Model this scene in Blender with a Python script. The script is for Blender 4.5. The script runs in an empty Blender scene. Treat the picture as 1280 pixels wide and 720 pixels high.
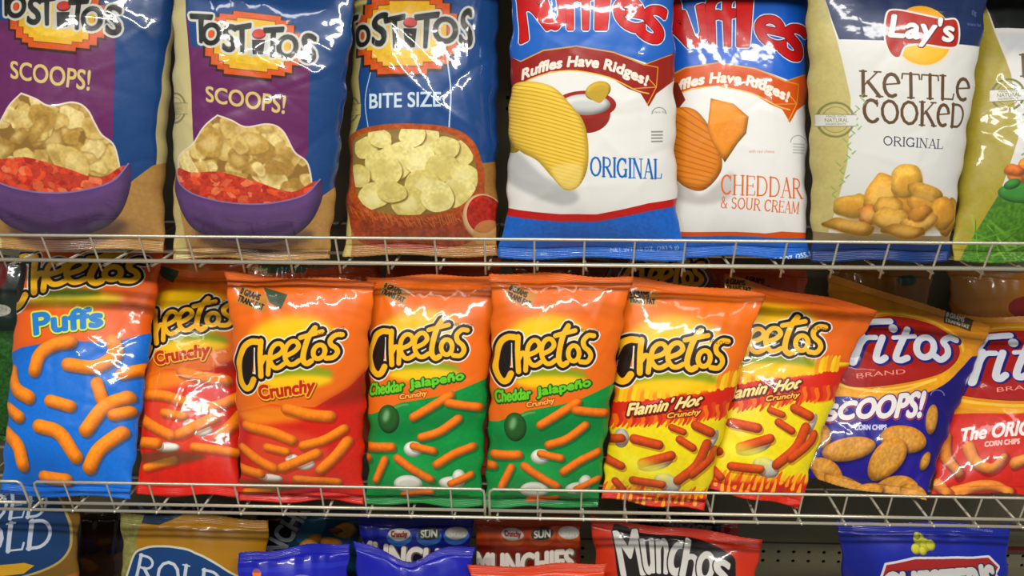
import bpy, math, random
import numpy as np
from mathutils import Matrix, Vector

# ------------------------------------------------------------------ camera, world, lights, exposure
CAM = np.array([0.0, -1.35, 0.0])
FPX = 1250.0
def cam_basis(yaw, pitch, roll):
    y, p, r = [math.radians(a) for a in (yaw, pitch, roll)]
    f = np.array([-math.sin(y)*math.cos(p), math.cos(y)*math.cos(p), -math.sin(p)])
    R = np.cross(f, [0, 0, 1.0]); R /= np.linalg.norm(R); U = np.cross(R, f)
    return f, R*math.cos(r)+U*math.sin(r), U*math.cos(r)-R*math.sin(r)
FW, RT, UP = cam_basis(2.0, 15.0, 0.05)
sc = bpy.context.scene
cd = bpy.data.cameras.new('camera'); cam = bpy.data.objects.new('camera', cd); sc.collection.objects.link(cam)
M = Matrix(((RT[0], UP[0], -FW[0]), (RT[1], UP[1], -FW[1]), (RT[2], UP[2], -FW[2])))
cam.matrix_world = Matrix.Translation(Vector(CAM)) @ M.to_4x4()
cd.sensor_width = 36; cd.lens = FPX/1280*36; cd.clip_start = .05
sc.camera = cam
w = bpy.data.worlds.new('store'); sc.world = w; w.use_nodes = True
bg = w.node_tree.nodes['Background']; bg.inputs[0].default_value = (.86, .93, 1, 1); bg.inputs[1].default_value = .24
sc.view_settings.view_transform = 'Standard'; sc.view_settings.look = 'None'
sc.view_settings.gamma = 1; sc.view_settings.use_curve_mapping = False
sc.view_settings.exposure = -0.27
def tube_lamp(x, y, z, sx, sy, watts):
    l = bpy.data.lights.new('ceiling_tube_light', 'AREA'); l.shape = 'RECTANGLE'; l.size = sx; l.size_y = sy
    l.energy = watts; l.color = (1.0, .975, .92)
    o = bpy.data.objects.new('ceiling_tube_light', l); sc.collection.objects.link(o); o.location = (x, y, z)
    d = Vector((x, 0.0, -.35))-Vector((x, y, z)); o.rotation_euler = d.to_track_quat('-Z', 'Y').to_euler()
for i in range(3):
    tube_lamp(-1.3+1.3*i, -1.15, 1.6, 1.15, .14, 9)
    tube_lamp(-1.3+1.3*i, -2.5, 1.6, 1.15, .14, 50)

def at(px, py, Y):
    d = FW*FPX+(px-640)*RT-(py-360)*UP
    return CAM+d*((Y-CAM[1])/d[1])
ZT = at(640, 337, 0)[2]; ZM = at(640, 645, 0)[2]; ZB = at(640, 1000, 0)[2]   # the three wire decks
YBACK = .37

# ------------------------------------------------------------------ helpers
def lin(h):
    return [((int(h[i:i+2], 16)/255+.055)/1.055)**2.4 if int(h[i:i+2], 16) > 10 else int(h[i:i+2], 16)/255/12.92 for i in (0, 2, 4)]
def rgb(h): return np.array([int(h[i:i+2], 16)/255 for i in (0, 2, 4)])
def plain(name, col, rough=.5, metal=0, bump=0, bscale=60, var=0):
    m = bpy.data.materials.new(name); m.use_nodes = True; n = m.node_tree.nodes; L = m.node_tree.links
    b = n['Principled BSDF']; b.inputs['Roughness'].default_value = rough; b.inputs['Metallic'].default_value = metal
    c = lin(col); b.inputs['Base Color'].default_value = (*c, 1)
    t = n.new('ShaderNodeTexNoise'); t.inputs['Scale'].default_value = bscale
    g = n.new('ShaderNodeTexCoord'); L.new(g.outputs['Object'], t.inputs['Vector'])
    if var:
        r = n.new('ShaderNodeMixRGB'); r.blend_type = 'MULTIPLY'; r.inputs[1].default_value = (*c, 1)
        rr = n.new('ShaderNodeValToRGB'); rr.color_ramp.elements[0].color = (1-var,)*3+(1,); rr.color_ramp.elements[0].position = .3
        rr.color_ramp.elements[1].position = .7
        r.inputs[0].default_value = 1; L.new(t.outputs[0], rr.inputs[0]); L.new(rr.outputs[0], r.inputs[2]); L.new(r.outputs[0], b.inputs['Base Color'])
    if bump:
        k = n.new('ShaderNodeBump'); k.inputs['Strength'].default_value = bump; k.inputs['Distance'].default_value = .002
        L.new(t.outputs[0], k.inputs['Height']); L.new(k.outputs[0], b.inputs['Normal'])
    return m
def mesh_obj(name, V, Fc, mat, parent=None, uv=None, smooth=True, mats=None, fm=None, loc=None):
    me = bpy.data.meshes.new(name); V = np.asarray(V, float)
    if loc is not None: V = V-np.asarray(loc)
    me.from_pydata(V.tolist(), [], Fc if isinstance(Fc, list) else Fc.tolist()); me.update()
    for m in (mats or [mat]): me.materials.append(m)
    if fm is not None: me.polygons.foreach_set('material_index', np.asarray(fm, np.int32))
    if smooth: me.polygons.foreach_set('use_smooth', np.ones(len(me.polygons), bool))
    if uv is not None:
        lay = me.uv_layers.new(name='print'); li = np.zeros(len(me.loops), np.int32); me.loops.foreach_get('vertex_index', li)
        lay.data.foreach_set('uv', np.asarray(uv, np.float32)[li].ravel())
    o = bpy.data.objects.new(name, me); sc.collection.objects.link(o)
    if parent is not None: o.parent = parent
    elif loc is not None: o.location = loc
    return o
def empty(name, loc, label=None, cat=None, group=None, kind=None):
    o = bpy.data.objects.new(name, None); sc.collection.objects.link(o); o.location = loc; o.empty_display_size = .02
    return tag(o, label, cat, group, kind)
def tag(o, label=None, cat=None, group=None, kind=None):
    for k, v in (('label', label), ('category', cat), ('group', group), ('kind', kind)):
        if v: o[k] = v
    return o
def rod(path, r, ns=8):
    """tube along a polyline -> verts, faces"""
    P = np.array(path, float); n = len(P); T = np.gradient(P, axis=0) if n > 2 else np.array([P[1]-P[0]]*2)
    T /= np.linalg.norm(T, axis=1)[:, None]; V = []; Fc = []
    ref = np.array([0.31, .17, .93]); ref2 = np.array([.93, .1, .2])
    a0 = np.cross(T[0], ref if abs(T[0]@ref) < .85 else ref2); a0 /= np.linalg.norm(a0)
    for i in range(n):
        a0 = a0-T[i]*(a0@T[i]); a0 /= np.linalg.norm(a0); b0 = np.cross(T[i], a0)
        for k in range(ns):
            t = 2*math.pi*k/ns; V.append(P[i]+r*(a0*math.cos(t)+b0*math.sin(t)))
    for i in range(n-1):
        for k in range(ns):
            Fc.append([i*ns+k, i*ns+(k+1) % ns, (i+1)*ns+(k+1) % ns, (i+1)*ns+k])
    Fc.append(list(range(ns))[::-1]); Fc.append([(n-1)*ns+k for k in range(ns)])
    return V, Fc

# ------------------------------------------------------------------ print shop: draws the flat print of each bag in memory
def bil(q, s, t):   # q: TL,TR,BR,BL ; s right, t down
    q = np.asarray(q, float); s = np.asarray(s)[..., None]; t = np.asarray(t)[..., None]
    return (q[0]*(1-s)+q[1]*s)*(1-t)+(q[3]*(1-s)+q[2]*s)*t
def inv_bil(q, P):
    P = np.asarray(P, float); s = np.full(len(P), .5); t = np.full(len(P), .5); q = np.asarray(q, float)
    for _ in range(8):
        r = bil(q, s, t)-P
        ds = (q[1]-q[0])*(1-t)[:, None]+(q[2]-q[3])*t[:, None]; dt = (q[3]-q[0])*(1-s)[:, None]+(q[2]-q[1])*s[:, None]
        det = ds[:, 0]*dt[:, 1]-ds[:, 1]*dt[:, 0]
        s = s-(r[:, 0]*dt[:, 1]-r[:, 1]*dt[:, 0])/det; t = t-(ds[:, 0]*r[:, 1]-ds[:, 1]*r[:, 0])/det
    return s, t
def inset_fn(t, ins, flare=.10):   # how far each side pulls in between the flat seals
    d = np.minimum(t, 1-t)
    return ins*(1-np.exp(-(np.clip(d, 0, 1)/flare)**1.5))
def crom(P, closed=False, n=6):
    P = np.asarray(P, float)
    if len(P) < 3: return P
    Q = np.vstack([P[-1:], P, P[:2]]) if closed else np.vstack([2*P[:1]-P[1:2], P, 2*P[-1:]-P[-2:-1]])
    t = np.linspace(0, 1, n, endpoint=False)[:, None]; out = []
    for i in range(1, len(Q)-2):
        a, b, c, d = Q[i-1:i+3]
        out.append(.5*((2*b)+(-a+c)*t+(2*a-5*b+4*c-d)*t**2+(-a+3*b-3*c+d)*t**3))
    if not closed: out.append(Q[-2:-1])
    return np.vstack(out)
def ell(cx, cy, rx, ry, a0=0, a1=360, n=26, rot=0):
    a = np.radians(np.linspace(a0, a1, n)); x = rx*np.cos(a); y = ry*np.sin(a); r = math.radians(rot)
    return np.stack([cx+x*math.cos(r)-y*math.sin(r), cy+x*math.sin(r)+y*math.cos(r)], 1)
def area(p): return .5*np.sum(p[:, 0]*np.roll(p[:, 1], -1)-np.roll(p[:, 0], -1)*p[:, 1])
def capsules(P, w0, w1=None):
    P = np.asarray(P, float); n = len(P); W = np.linspace(w0, w1 if w1 is not None else w0, n)/2; out = []
    for i in range(n):
        out.append(ell(P[i, 0], P[i, 1], W[i], W[i], 0, 360, 15)[:-1])
        if i < n-1:
            d = P[i+1]-P[i]; l = np.hypot(*d)
            if l < 1e-6: continue
            m = np.array([-d[1], d[0]])/l
            out.append(np.array([P[i]+m*W[i], P[i+1]+m*W[i+1], P[i+1]-m*W[i+1], P[i]-m*W[i]]))
    return out
_fc = {}
def font_tris(body):
    if body not in _fc:
        c = bpy.data.curves.new('t', 'FONT'); c.body = body; c.resolution_u = 5
        o = bpy.data.objects.new('t', c); m = o.to_mesh(); m.calc_loop_triangles()
        V = np.zeros(len(m.vertices)*3); m.vertices.foreach_get('co', V); V = V.reshape(-1, 3)[:, :2]
        I = np.zeros(len(m.loop_triangles)*3, np.int32); m.loop_triangles.foreach_get('vertices', I)
        o.to_mesh_clear(); bpy.data.objects.remove(o); bpy.data.curves.remove(c)
        _fc[body] = V[I.reshape(-1, 3)].copy()
    return _fc[body]
def A_(cx, cy, rx, ry, a0, a1): return [tuple(p) for p in ell(cx, cy, rx, ry, a0, a1, 12)]
H_ = .45
SERIF = {   # stroke glyphs, y up; (points, weight)
 'K': (.85, [([(.15, 0), (.15, 1)], 1), ([(.72, 1), (.2, .45)], H_), ([(.34, .58), (.78, 0)], 1)], [(.15, 0), (.15, 1), (.72, 1), (.78, 0)]),
 'e': (.8, [([(.15, .5), (.68, .56)], H_), (A_(.42, .48, .3, .46, 15, 300), 1)], []),
 'E': (.75, [([(.15, 0), (.15, 1)], 1), ([(.1, .98), (.65, .98), (.65, .82)], H_), ([(.15, .5), (.55, .5), (.55, .6)], H_), ([(.55, .5), (.55, .42)], H_), ([(.1, .02), (.68, .02), (.7, .22)], H_)], []),
 'T': (.8, [([(.4, 0), (.4, 1)], 1), ([(.04, .78), (.06, .98), (.74, .98), (.76, .78)], H_)], [(.4, 0)]),
 'L': (.7, [([(.15, 0), (.15, 1)], 1), ([(.1, .02), (.62, .02), (.66, .25)], H_)], [(.15, 1)]),
 'C': (.85, [(A_(.45, .5, .36, .48, 45, 315), 1), ([(.72, .98), (.72, .72)], H_)], []),
 'O': (.95, [(A_(.47, .5, .38, .48, 0, 360), .9)], []),
 'D': (.92, [([(.15, 0), (.15, 1)], 1), ([(.1, .98), (.4, .98)]+A_(.4, .5, .4, .48, 90, -90)+[(.1, .02)], .75)], []),
 'R': (.85, [([(.15, 0), (.15, 1)], 1), ([(.1, .98), (.38, .98)]+A_(.38, .74, .28, .24, 90, -90)+[(.15, .5)], .7), ([(.38, .5), (.76, 0)], 1)], [(.15, 0), (.78, 0)]),
 'I': (.32, [([(.16, 0), (.16, 1)], 1)], [(.16, 0), (.16, 1)]),
 'G': (.92, [(A_(.45, .5, .36, .48, 45, 320), 1), ([(.74, .05), (.74, .42)], 1), ([(.72, .98), (.72, .72)], H_)], [(.72, .42)]),
 'N': (.9, [([(.15, 0), (.15, 1)], H_), ([(.15, 1), (.72, 0)], 1), ([(.72, 0), (.72, 1)], H_)], [(.15, 0), (.12, 1), (.72, 1)]),
 'A': (.85, [([(.12, 0), (.42, 1)], H_), ([(.42, 1), (.74, 0)], 1), ([(.22, .34), (.62, .34)], H_)], [(.12, 0), (.74, 0)]),
 'H': (.9, [([(.15, 0), (.15, 1)], 1), ([(.72, 0), (.72, 1)], 1), ([(.15, .5), (.72, .5)], H_)], [(.15, 0), (.15, 1), (.72, 0), (.72, 1)]),
 'U': (.9, [([(.15, 1), (.15, .35)]+A_(.43, .33, .28, .31, 180, 360)+[(.71, 1)], .85)], [(.15, 1), (.71, 1)]),
 'M': (1.05, [([(.13, 0), (.15, 1)], H_), ([(.15, 1), (.5, .1)], 1), ([(.5, .1), (.85, 1)], H_), ([(.85, 1), (.88, 0)], 1)], [(.13, 0), (.88, 0)]),
 'S': (.7, [(A_(.33, .74, .22, .24, 30, 250)+A_(.33, .26, .24, .24, 80, -150), .85)], []),
 'W': (1.2, [([(.1, 1), (.35, 0)], 1), ([(.35, 0), (.58, .9)], H_), ([(.58, .9), (.82, 0)], 1), ([(.82, 0), (1.08, 1)], H_)], [(.1, 1), (1.08, 1)]),
 '&': (.9, [([(.8, .45), (.6, .05), (.35, 0), (.15, .15), (.18, .4), (.5, .65), (.52, .88), (.38, 1), (.25, .85), (.35, .6), (.8, 0)], .7)], []),
 ' ': (.4, [], [])}

CHT = [[(192, 374), (160, 374), (126, 398), (104, 450), (98, 510), (110, 558), (134, 586), (158, 580), (176, 548)],
       [(210, 372), (208, 440), (213, 538)], [(212, 480), (230, 450), (249, 464), (248, 532)], [(262, 458), (300, 442), (318, 418), (305, 392), (280, 392), (259, 422), (258, 470), (277, 503), (300, 507), (325, 492)],
       [(335, 453), (370, 436), (388, 412), (375, 386), (350, 386), (329, 416), (328, 464), (347, 497), (370, 501), (395, 486)],
       [(458, 322), (432, 368), (414, 440), (412, 488), (430, 510), (450, 500)], [(394, 368), (440, 356), (492, 344)],
       A_(484, 455, 27, 38, 0, 360), [(584, 372), (556, 370), (532, 395), (537, 425), (560, 447), (568, 475), (550, 500), (518, 498)]]
CHT = [(np.array(s, float)-[85, 310])/[520, 300] for s in CHT]; CHT_W = [1.2, 1.05, .95, .9, .9, 1.05, .9, .9, .95]
FRI = [[(340, 385), (420, 362), (570, 350)], [(452, 370), (400, 450), (345, 585), (300, 612)], [(350, 478), (425, 455)], [(440, 432), (402, 565)], [(420, 500), (455, 445), (502, 440)],
       [(535, 440), (508, 540), (528, 562), (552, 548)], [(584, 388), (586, 391)], [(655, 392), (605, 535), (625, 562), (660, 550)], [(590, 440), (692, 430)],
       A_(747, 490, 44, 56, 0, 360), [(905, 440), (868, 428), (838, 455), (860, 490), (862, 530), (830, 558), (800, 540)]]
FRI = [(np.array(s, float)-[290, 340])/[630, 270] for s in FRI]; FRI_W = [1, 1.1, .7, 1.1, .8, 1, 1.3, 1, .7, 1, 1]

SCL = 2.3
class Art:
    def __init__(s, quad, ins, flare, base, seed=1, tf=None):
        s.q = np.asarray(quad, float); s.ins = ins; s.fl = flare; s.tf = tf; s.rng = np.random.RandomState(seed)
        wd = (np.hypot(*(s.q[1]-s.q[0]))+np.hypot(*(s.q[2]-s.q[3])))/2; ht = (np.hypot(*(s.q[3]-s.q[0]))+np.hypot(*(s.q[2]-s.q[1])))/2
        s.W = int(wd*SCL); s.H = int(ht*SCL); s.c = np.ones((s.H, s.W, 3))*rgb(base); s.clip = None; s.base = base
        n = s.rng.rand(s.H//6+2, s.W//6+2); yy = np.arange(s.H)//6; xx = np.arange(s.W)//6
        n2 = s.rng.rand(s.H//3+2, s.W//3+2); s.noise = .5*n[yy][:, xx]+.5*n2[np.arange(s.H)//3][:, np.arange(s.W)//3]
        s.noise = blur(s.noise, 2)
    def tx(s, P):
        P = np.asarray(P, float)
        if s.tf is not None: P = s.tf(P)
        u, t = inv_bil(s.q, P); i = inset_fn(t, s.ins, s.fl); u = .5+(u-.5)/(1-2*i)
        return np.stack([u*s.W, t*s.H], 1)
    def mask(s, polys, pad=0):
        SS = 3; T = []
        big = np.vstack(polys); cnt = np.cumsum([0]+[len(p) for p in polys]); big = s.tx(big)
        P0, P1 = [], []
        for a, b in zip(cnt[:-1], cnt[1:]):
            p = big[a:b]
            if area(p) < 0: p = p[::-1]
            P0.append(p); P1.append(np.roll(p, -1, 0))
        P0 = np.vstack(P0); P1 = np.vstack(P1); pd = int(pad)+2
        x0 = int(max(0, np.floor(big[:, 0].min())-pd)); x1 = int(min(s.W, np.ceil(big[:, 0].max())+pd))
        y0 = int(max(0, np.floor(big[:, 1].min())-pd)); y1 = int(min(s.H, np.ceil(big[:, 1].max())+pd))
        if x1 <= x0 or y1 <= y0: return None
        w_, h_ = x1-x0, (y1-y0)*SS
        a = (P0-[x0, y0])*[1, SS]; b = (P1-[x0, y0])*[1, SS]
        sg = np.where(b[:, 1] > a[:, 1], 1., -1.); lo = np.where((b[:, 1] > a[:, 1])[:, None], a, b); hi = np.where((b[:, 1] > a[:, 1])[:, None], b, a)
        r0 = np.clip(np.ceil(lo[:, 1]-.5), 0, h_).astype(int); r1 = np.clip(np.ceil(hi[:, 1]-.5), 0, h_).astype(int); n = np.maximum(r1-r0, 0)
        if n.sum() == 0: return None
        idx = np.repeat(np.arange(len(n)), n); row = np.arange(n.sum())-np.repeat(np.cumsum(n)-n, n)+r0[idx]
        dy = hi[idx, 1]-lo[idx, 1]; x = lo[idx, 0]+(row+.5-lo[idx, 1])*(hi[idx, 0]-lo[idx, 0])/dy
        x = np.clip(x, 0, w_); xi = np.floor(x).astype(int); fr = x-xi; W2 = w_+2
        acc = np.bincount(row*W2+xi, sg[idx]*(1-fr), h_*W2)+np.bincount(row*W2+xi+1, sg[idx]*fr, h_*W2+0)[:h_*W2] if (row*W2+xi+1).max() < h_*W2 else np.zeros(h_*W2)
        m = np.clip(np.abs(np.cumsum(acc.reshape(h_, W2), 1))[:, :w_], 0, 1).reshape(y1-y0, SS, w_).mean(1)
        return m, x0, y0
    def put(s, mk, col, a=1., shade=0, nz=0, clip=None):
        if mk is None: return
        m, x0, y0 = mk; h, w_ = m.shape; c = s.c[y0:y0+h, x0:x0+w_]; k = m*a
        cl = clip if clip is not None else s.clip
        if cl is not None: k = k*cl[y0:y0+h, x0:x0+w_]
        col = rgb(col) if isinstance(col, str) else np.asarray(col, float); C = np.ones((h, w_, 1))*col
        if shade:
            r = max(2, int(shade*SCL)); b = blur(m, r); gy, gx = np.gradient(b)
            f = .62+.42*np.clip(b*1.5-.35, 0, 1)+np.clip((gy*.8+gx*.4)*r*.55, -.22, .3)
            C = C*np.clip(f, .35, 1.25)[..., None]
        if nz: C = C*(1+nz*(s.noise[y0:y0+h, x0:x0+w_]-.5)*2)[..., None]
        c[:] = c*(1-k[..., None])+np.clip(C, 0, 1)*k[..., None]
    def full(s, pts, sm=False):
        m = np.zeros((s.H, s.W)); k = s.mask([crom(pts, True) if sm else np.asarray(pts, float)])
        if k: m[k[2]:k[2]+k[0].shape[0], k[1]:k[1]+k[0].shape[1]] = k[0]
        return m
    def P(s, pts, col, a=1, sm=False, soft=0, **k):
        pts = crom(pts, True) if sm else dens(pts); mk = s.mask([pts], soft*SCL*2+2)
        if soft and mk: mk = (blur(mk[0], int(soft*SCL)), mk[1], mk[2])
        s.put(mk, col, a, **k)
    def E(s, cx, cy, rx, ry, col, rot=0, **k): s.P(ell(cx, cy, rx, ry, 0, 360, 33, rot)[:-1], col, **k)
    def S(s, pts, w_, col, w1=None, sm=True, a=1, ol=(), **k):
        P = crom(pts) if sm and len(pts) > 2 else dens(pts, False); s.layers(capsules(P, w_, w1), col, ol, a, **k)
    def layers(s, polys, col, ol, a=1, off=(0, 0), **k):
        r = max([o[0] for o in ol]+[0])*SCL; mk = s.mask(polys, r+3)
        if mk is None: return
        for o in ol:
            mm = dil(mk[0], o[0]*SCL)
            if len(o) > 2: mm = np.roll(mm, (int(o[3]*SCL), int(o[2]*SCL)), (0, 1))
            s.put((mm, mk[1], mk[2]), o[1])
        if col: s.put(mk, col, a, **k)
    def T(s, text, quad, col, ol=(), arc=0, slant=0, bold=0, **k):
        if len(quad) == 3: raise ValueError
        t = font_tris(text).reshape(-1, 2).copy(); t[:, 0] += slant*t[:, 1]
        lo = t.min(0); hi = t.max(0); t = (t-lo)/(hi-lo)
        P = bil(quad, t[:, 0], 1-t[:, 1]); P[:, 1] -= arc*(1-(2*t[:, 0]-1)**2)
        mk = s.mask(list(P.reshape(-1, 3, 2)), (max([o[0] for o in ol]+[0])+bold)*SCL+3)
        if mk is None: return
        b = dil(mk[0], bold*SCL) if bold else mk[0]
        for o in ol:
            mm = dil(b, o[0]*SCL)
            if len(o) > 2: mm = np.roll(mm, (int(o[3]*SCL), int(o[2]*SCL)), (0, 1))
            s.put((mm, mk[1], mk[2]), o[1])
        s.put((b, mk[1], mk[2]), col, **k)
    def Z(s, text, quad, col, w_, ol=(), arc=0, **k):   # serif stroke lettering
        x = 0; items = []
        for ch in text:
            adv, st, sf = SERIF[ch]
            for p, wt in st: items.append((np.array(p, float)+[x, 0], wt))
            for (fx, fy) in sf: items.append((np.array([(fx-.13+x, fy), (fx+.13+x, fy)]), H_))
            x += adv
        polys = []
        for p, wt in items:
            P = bil(quad, p[:, 0]/x, 1-p[:, 1]); P[:, 1] -= arc*(1-(2*p[:, 0]/x-1)**2)
            polys += capsules(P, w_*wt)
        s.layers(polys, col, ol, **k)
    def G(s, strokes, wts, quad, col, w_, ol=(), **k):
        polys = []
        for p, wt in zip(strokes, wts): polys += capsules(bil(quad, *crom(p).T) if len(p) > 2 else bil(quad, *p.T), w_*wt)
        s.layers(polys, col, ol, **k)
    def chips(s, n, box, size, cols, clip=None, flat=.75, shade=4, edge=None):
        x0, y0, x1, y1 = box
        for i in range(n):
            cx, cy = s.rng.uniform(x0, x1), s.rng.uniform(y0, y1); r = size*s.rng.uniform(.7, 1.25); ro = s.rng.uniform(-40, 40)
            p = ell(cx, cy, r, r*flat*s.rng.uniform(.6, 1.1), 0, 360, 10, ro)[:-1]; p = p+s.rng.randn(*p.shape)*r*.07
            if edge: s.P(p+[1, 1.6], edge, sm=True, clip=clip, soft=1)
            s.P(p, cols[s.rng.randint(len(cols))], sm=True, shade=shade, nz=.12, clip=clip)
    def image(s, name):
        im = bpy.data.images.new(name, s.W, s.H, alpha=False); a = np.ones((s.H, s.W, 4), np.float32)
        g = s.c.mean(2, keepdims=True); a[..., :3] = (np.clip(g+(s.c-g)*1.03, 0, 1)**1.12)[::-1]; im.pixels.foreach_set(a.ravel()); im.pack(); return im
def dens(p, closed=True, n=5):
    p = np.asarray(p, float); out = []
    for i in range(len(p)-(0 if closed else 1)):
        a, b = p[i], p[(i+1) % len(p)]
        for k in range(n): out.append(a+(b-a)*k/n)
    if not closed: out.append(p[-1])
    return np.array(out)
def blur(m, r):
    r = int(max(1, r))
    for _ in range(2):
        for ax in (0, 1):
            p = np.concatenate([np.zeros_like(np.take(m, [0], ax)), np.cumsum(np.pad(m, [(r, r) if a == ax else (0, 0) for a in (0, 1)], mode='edge'), ax)], ax)
            n = m.shape[ax]; m = (np.take(p, range(2*r+1, 2*r+1+n), ax)-np.take(p, range(n), ax))/(2*r+1)
    return m
def dil(m, r):
    if r < .4: return m
    h, w_ = m.shape; R = int(math.ceil(r)); q = np.pad(m, R); out = m.copy()
    for rr in ([r] if r < 2 else [r, r*.5]):
        for k in range(20):
            dx = int(round(rr*math.cos(k*math.pi/10))); dy = int(round(rr*math.sin(k*math.pi/10)))
            np.maximum(out, q[R+dy:R+dy+h, R+dx:R+dx+w_], out=out)
    return out
def q4(x0, y0, x1, y1, d=0): return [(x0, y0), (x1, y0+d), (x1, y1+d), (x0, y1)]

# ---- designs (coordinates measured on the photograph, mapped back to each bag's own print area) ----
def stamp(A, x, y, r, col='7E7A4E'):
    A.S(ell(x, y, r, r*1.05, 0, 360, 25), 2.6, col, sm=False, a=.9); A.S(ell(x, y, r-5, (r-5)*1.05, 0, 360, 25), .7, col, sm=False)
    A.P([(x-r-2, y-7), (x+r+3, y-6), (x+r+3, y+8), (x-r-2, y+8)], A.base); A.S([(x-r-2, y-7), (x+r+3, y-6)], .8, col, sm=False); A.S([(x-r-2, y+8), (x+r+3, y+8)], .8, col, sm=False)
    A.T('MADE WITH', q4(x-10, y-5.5, x+11, y-3), col); A.T('NATURAL', q4(x-12, y-2, x+14, y+3), col, bold=.15); A.T('INGREDIENTS', q4(x-11, y+4, x+11, y+6.5), col)
def tost_sun(A, cx, cy, rx, ry, sk=.05):
    st = []
    for i in range(240):   # stepped sun edge
        t = 2*math.pi*i/240; x = round(rx*math.cos(t)/(rx/7.5))*rx/7.5; y = round(ry*math.sin(t)/(ry/8.5))*ry/8.5
        p = (cx+x, cy+y+sk*x)
        if not st or p != st[-1]:
            if st and abs(p[0]-st[-1][0]) > .1 and abs((p[1]-sk*(p[0]-cx))-(st[-1][1]-sk*(st[-1][0]-cx))) > .1: st.append((p[0], st[-1][1]+sk*(p[0]-st[-1][0])))
            st.append(p)
    st = np.array(st)
    A.P((st-[cx, cy])*1.05+[cx, cy+1.5], '3A2418'); A.P(st, 'C4581E', nz=.08)
    A.P((st-[cx, cy])*.83+[cx, cy], '8A4A18'); A.P((st-[cx, cy])*.80+[cx, cy], 'CFA422', nz=.05); A.P((st-[cx, cy])*.55+[cx, cy+ry*.06], 'D4B233', nz=.08)
def tost_word(A, L):
    for pas in (0, 1, 2):
        for ch, q in L:
            if ch == 'i':
                x0, y0, x1, y1 = q; m = (x0+x1)/2
                if pas == 0: A.E(m, y0+4, 12, 9, 'B9B7AE'); A.P(q4(x0-3, y0+4, x1+3, y1+3), 'B9B7AE')
                if pas == 2: A.P([(x0+1, y0+12), (x1-1, y0+12), (x1-3, y1), (x0+3, y1)], '24261F'); A.E(m, y0+5, 8.5, 6.5, '6A1410'); A.E(m, y0+4, 8, 5, 'B82A1C')
                continue
            qq = q if len(q) == 4 and not np.isscalar(q[0]) else q4(*q)
            if pas == 0: A.T(ch, qq, 'C4C2BA', bold=4.2)
            elif pas == 1: A.T(ch, qq, 'B9B7AE', bold=2.6)
            else: A.T(ch, qq, '24261F', bold=1.3)
CHIPC = ['C9AE62', 'BFA25A', 'D6C07A', 'AA8A48', 'CDB56C']
def scoop_heap(A, m):
    for i in range(95):
        x, y = A.rng.uniform(228, 394), A.rng.uniform(150, 250); rx = A.rng.uniform(9, 20); ro = A.rng.uniform(-60, 60)
        p = ell(x, y, rx, rx*A.rng.uniform(.5, .9), 0, 360, 9, ro)[:-1]; p = p+A.rng.randn(*p.shape)*rx*.13
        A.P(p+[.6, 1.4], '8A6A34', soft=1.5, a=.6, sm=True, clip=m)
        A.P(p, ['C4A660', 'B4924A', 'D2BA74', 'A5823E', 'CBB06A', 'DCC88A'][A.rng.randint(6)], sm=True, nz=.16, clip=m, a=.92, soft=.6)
        c = p.mean(0); A.P((p-c)*[.6, .5]+c+A.rng.randn(2)*2, ['9C7A3A', 'E0CE92', 'D8C07E'][A.rng.randint(3)], sm=True, soft=2.2, a=.55, clip=m, nz=.1)
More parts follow.
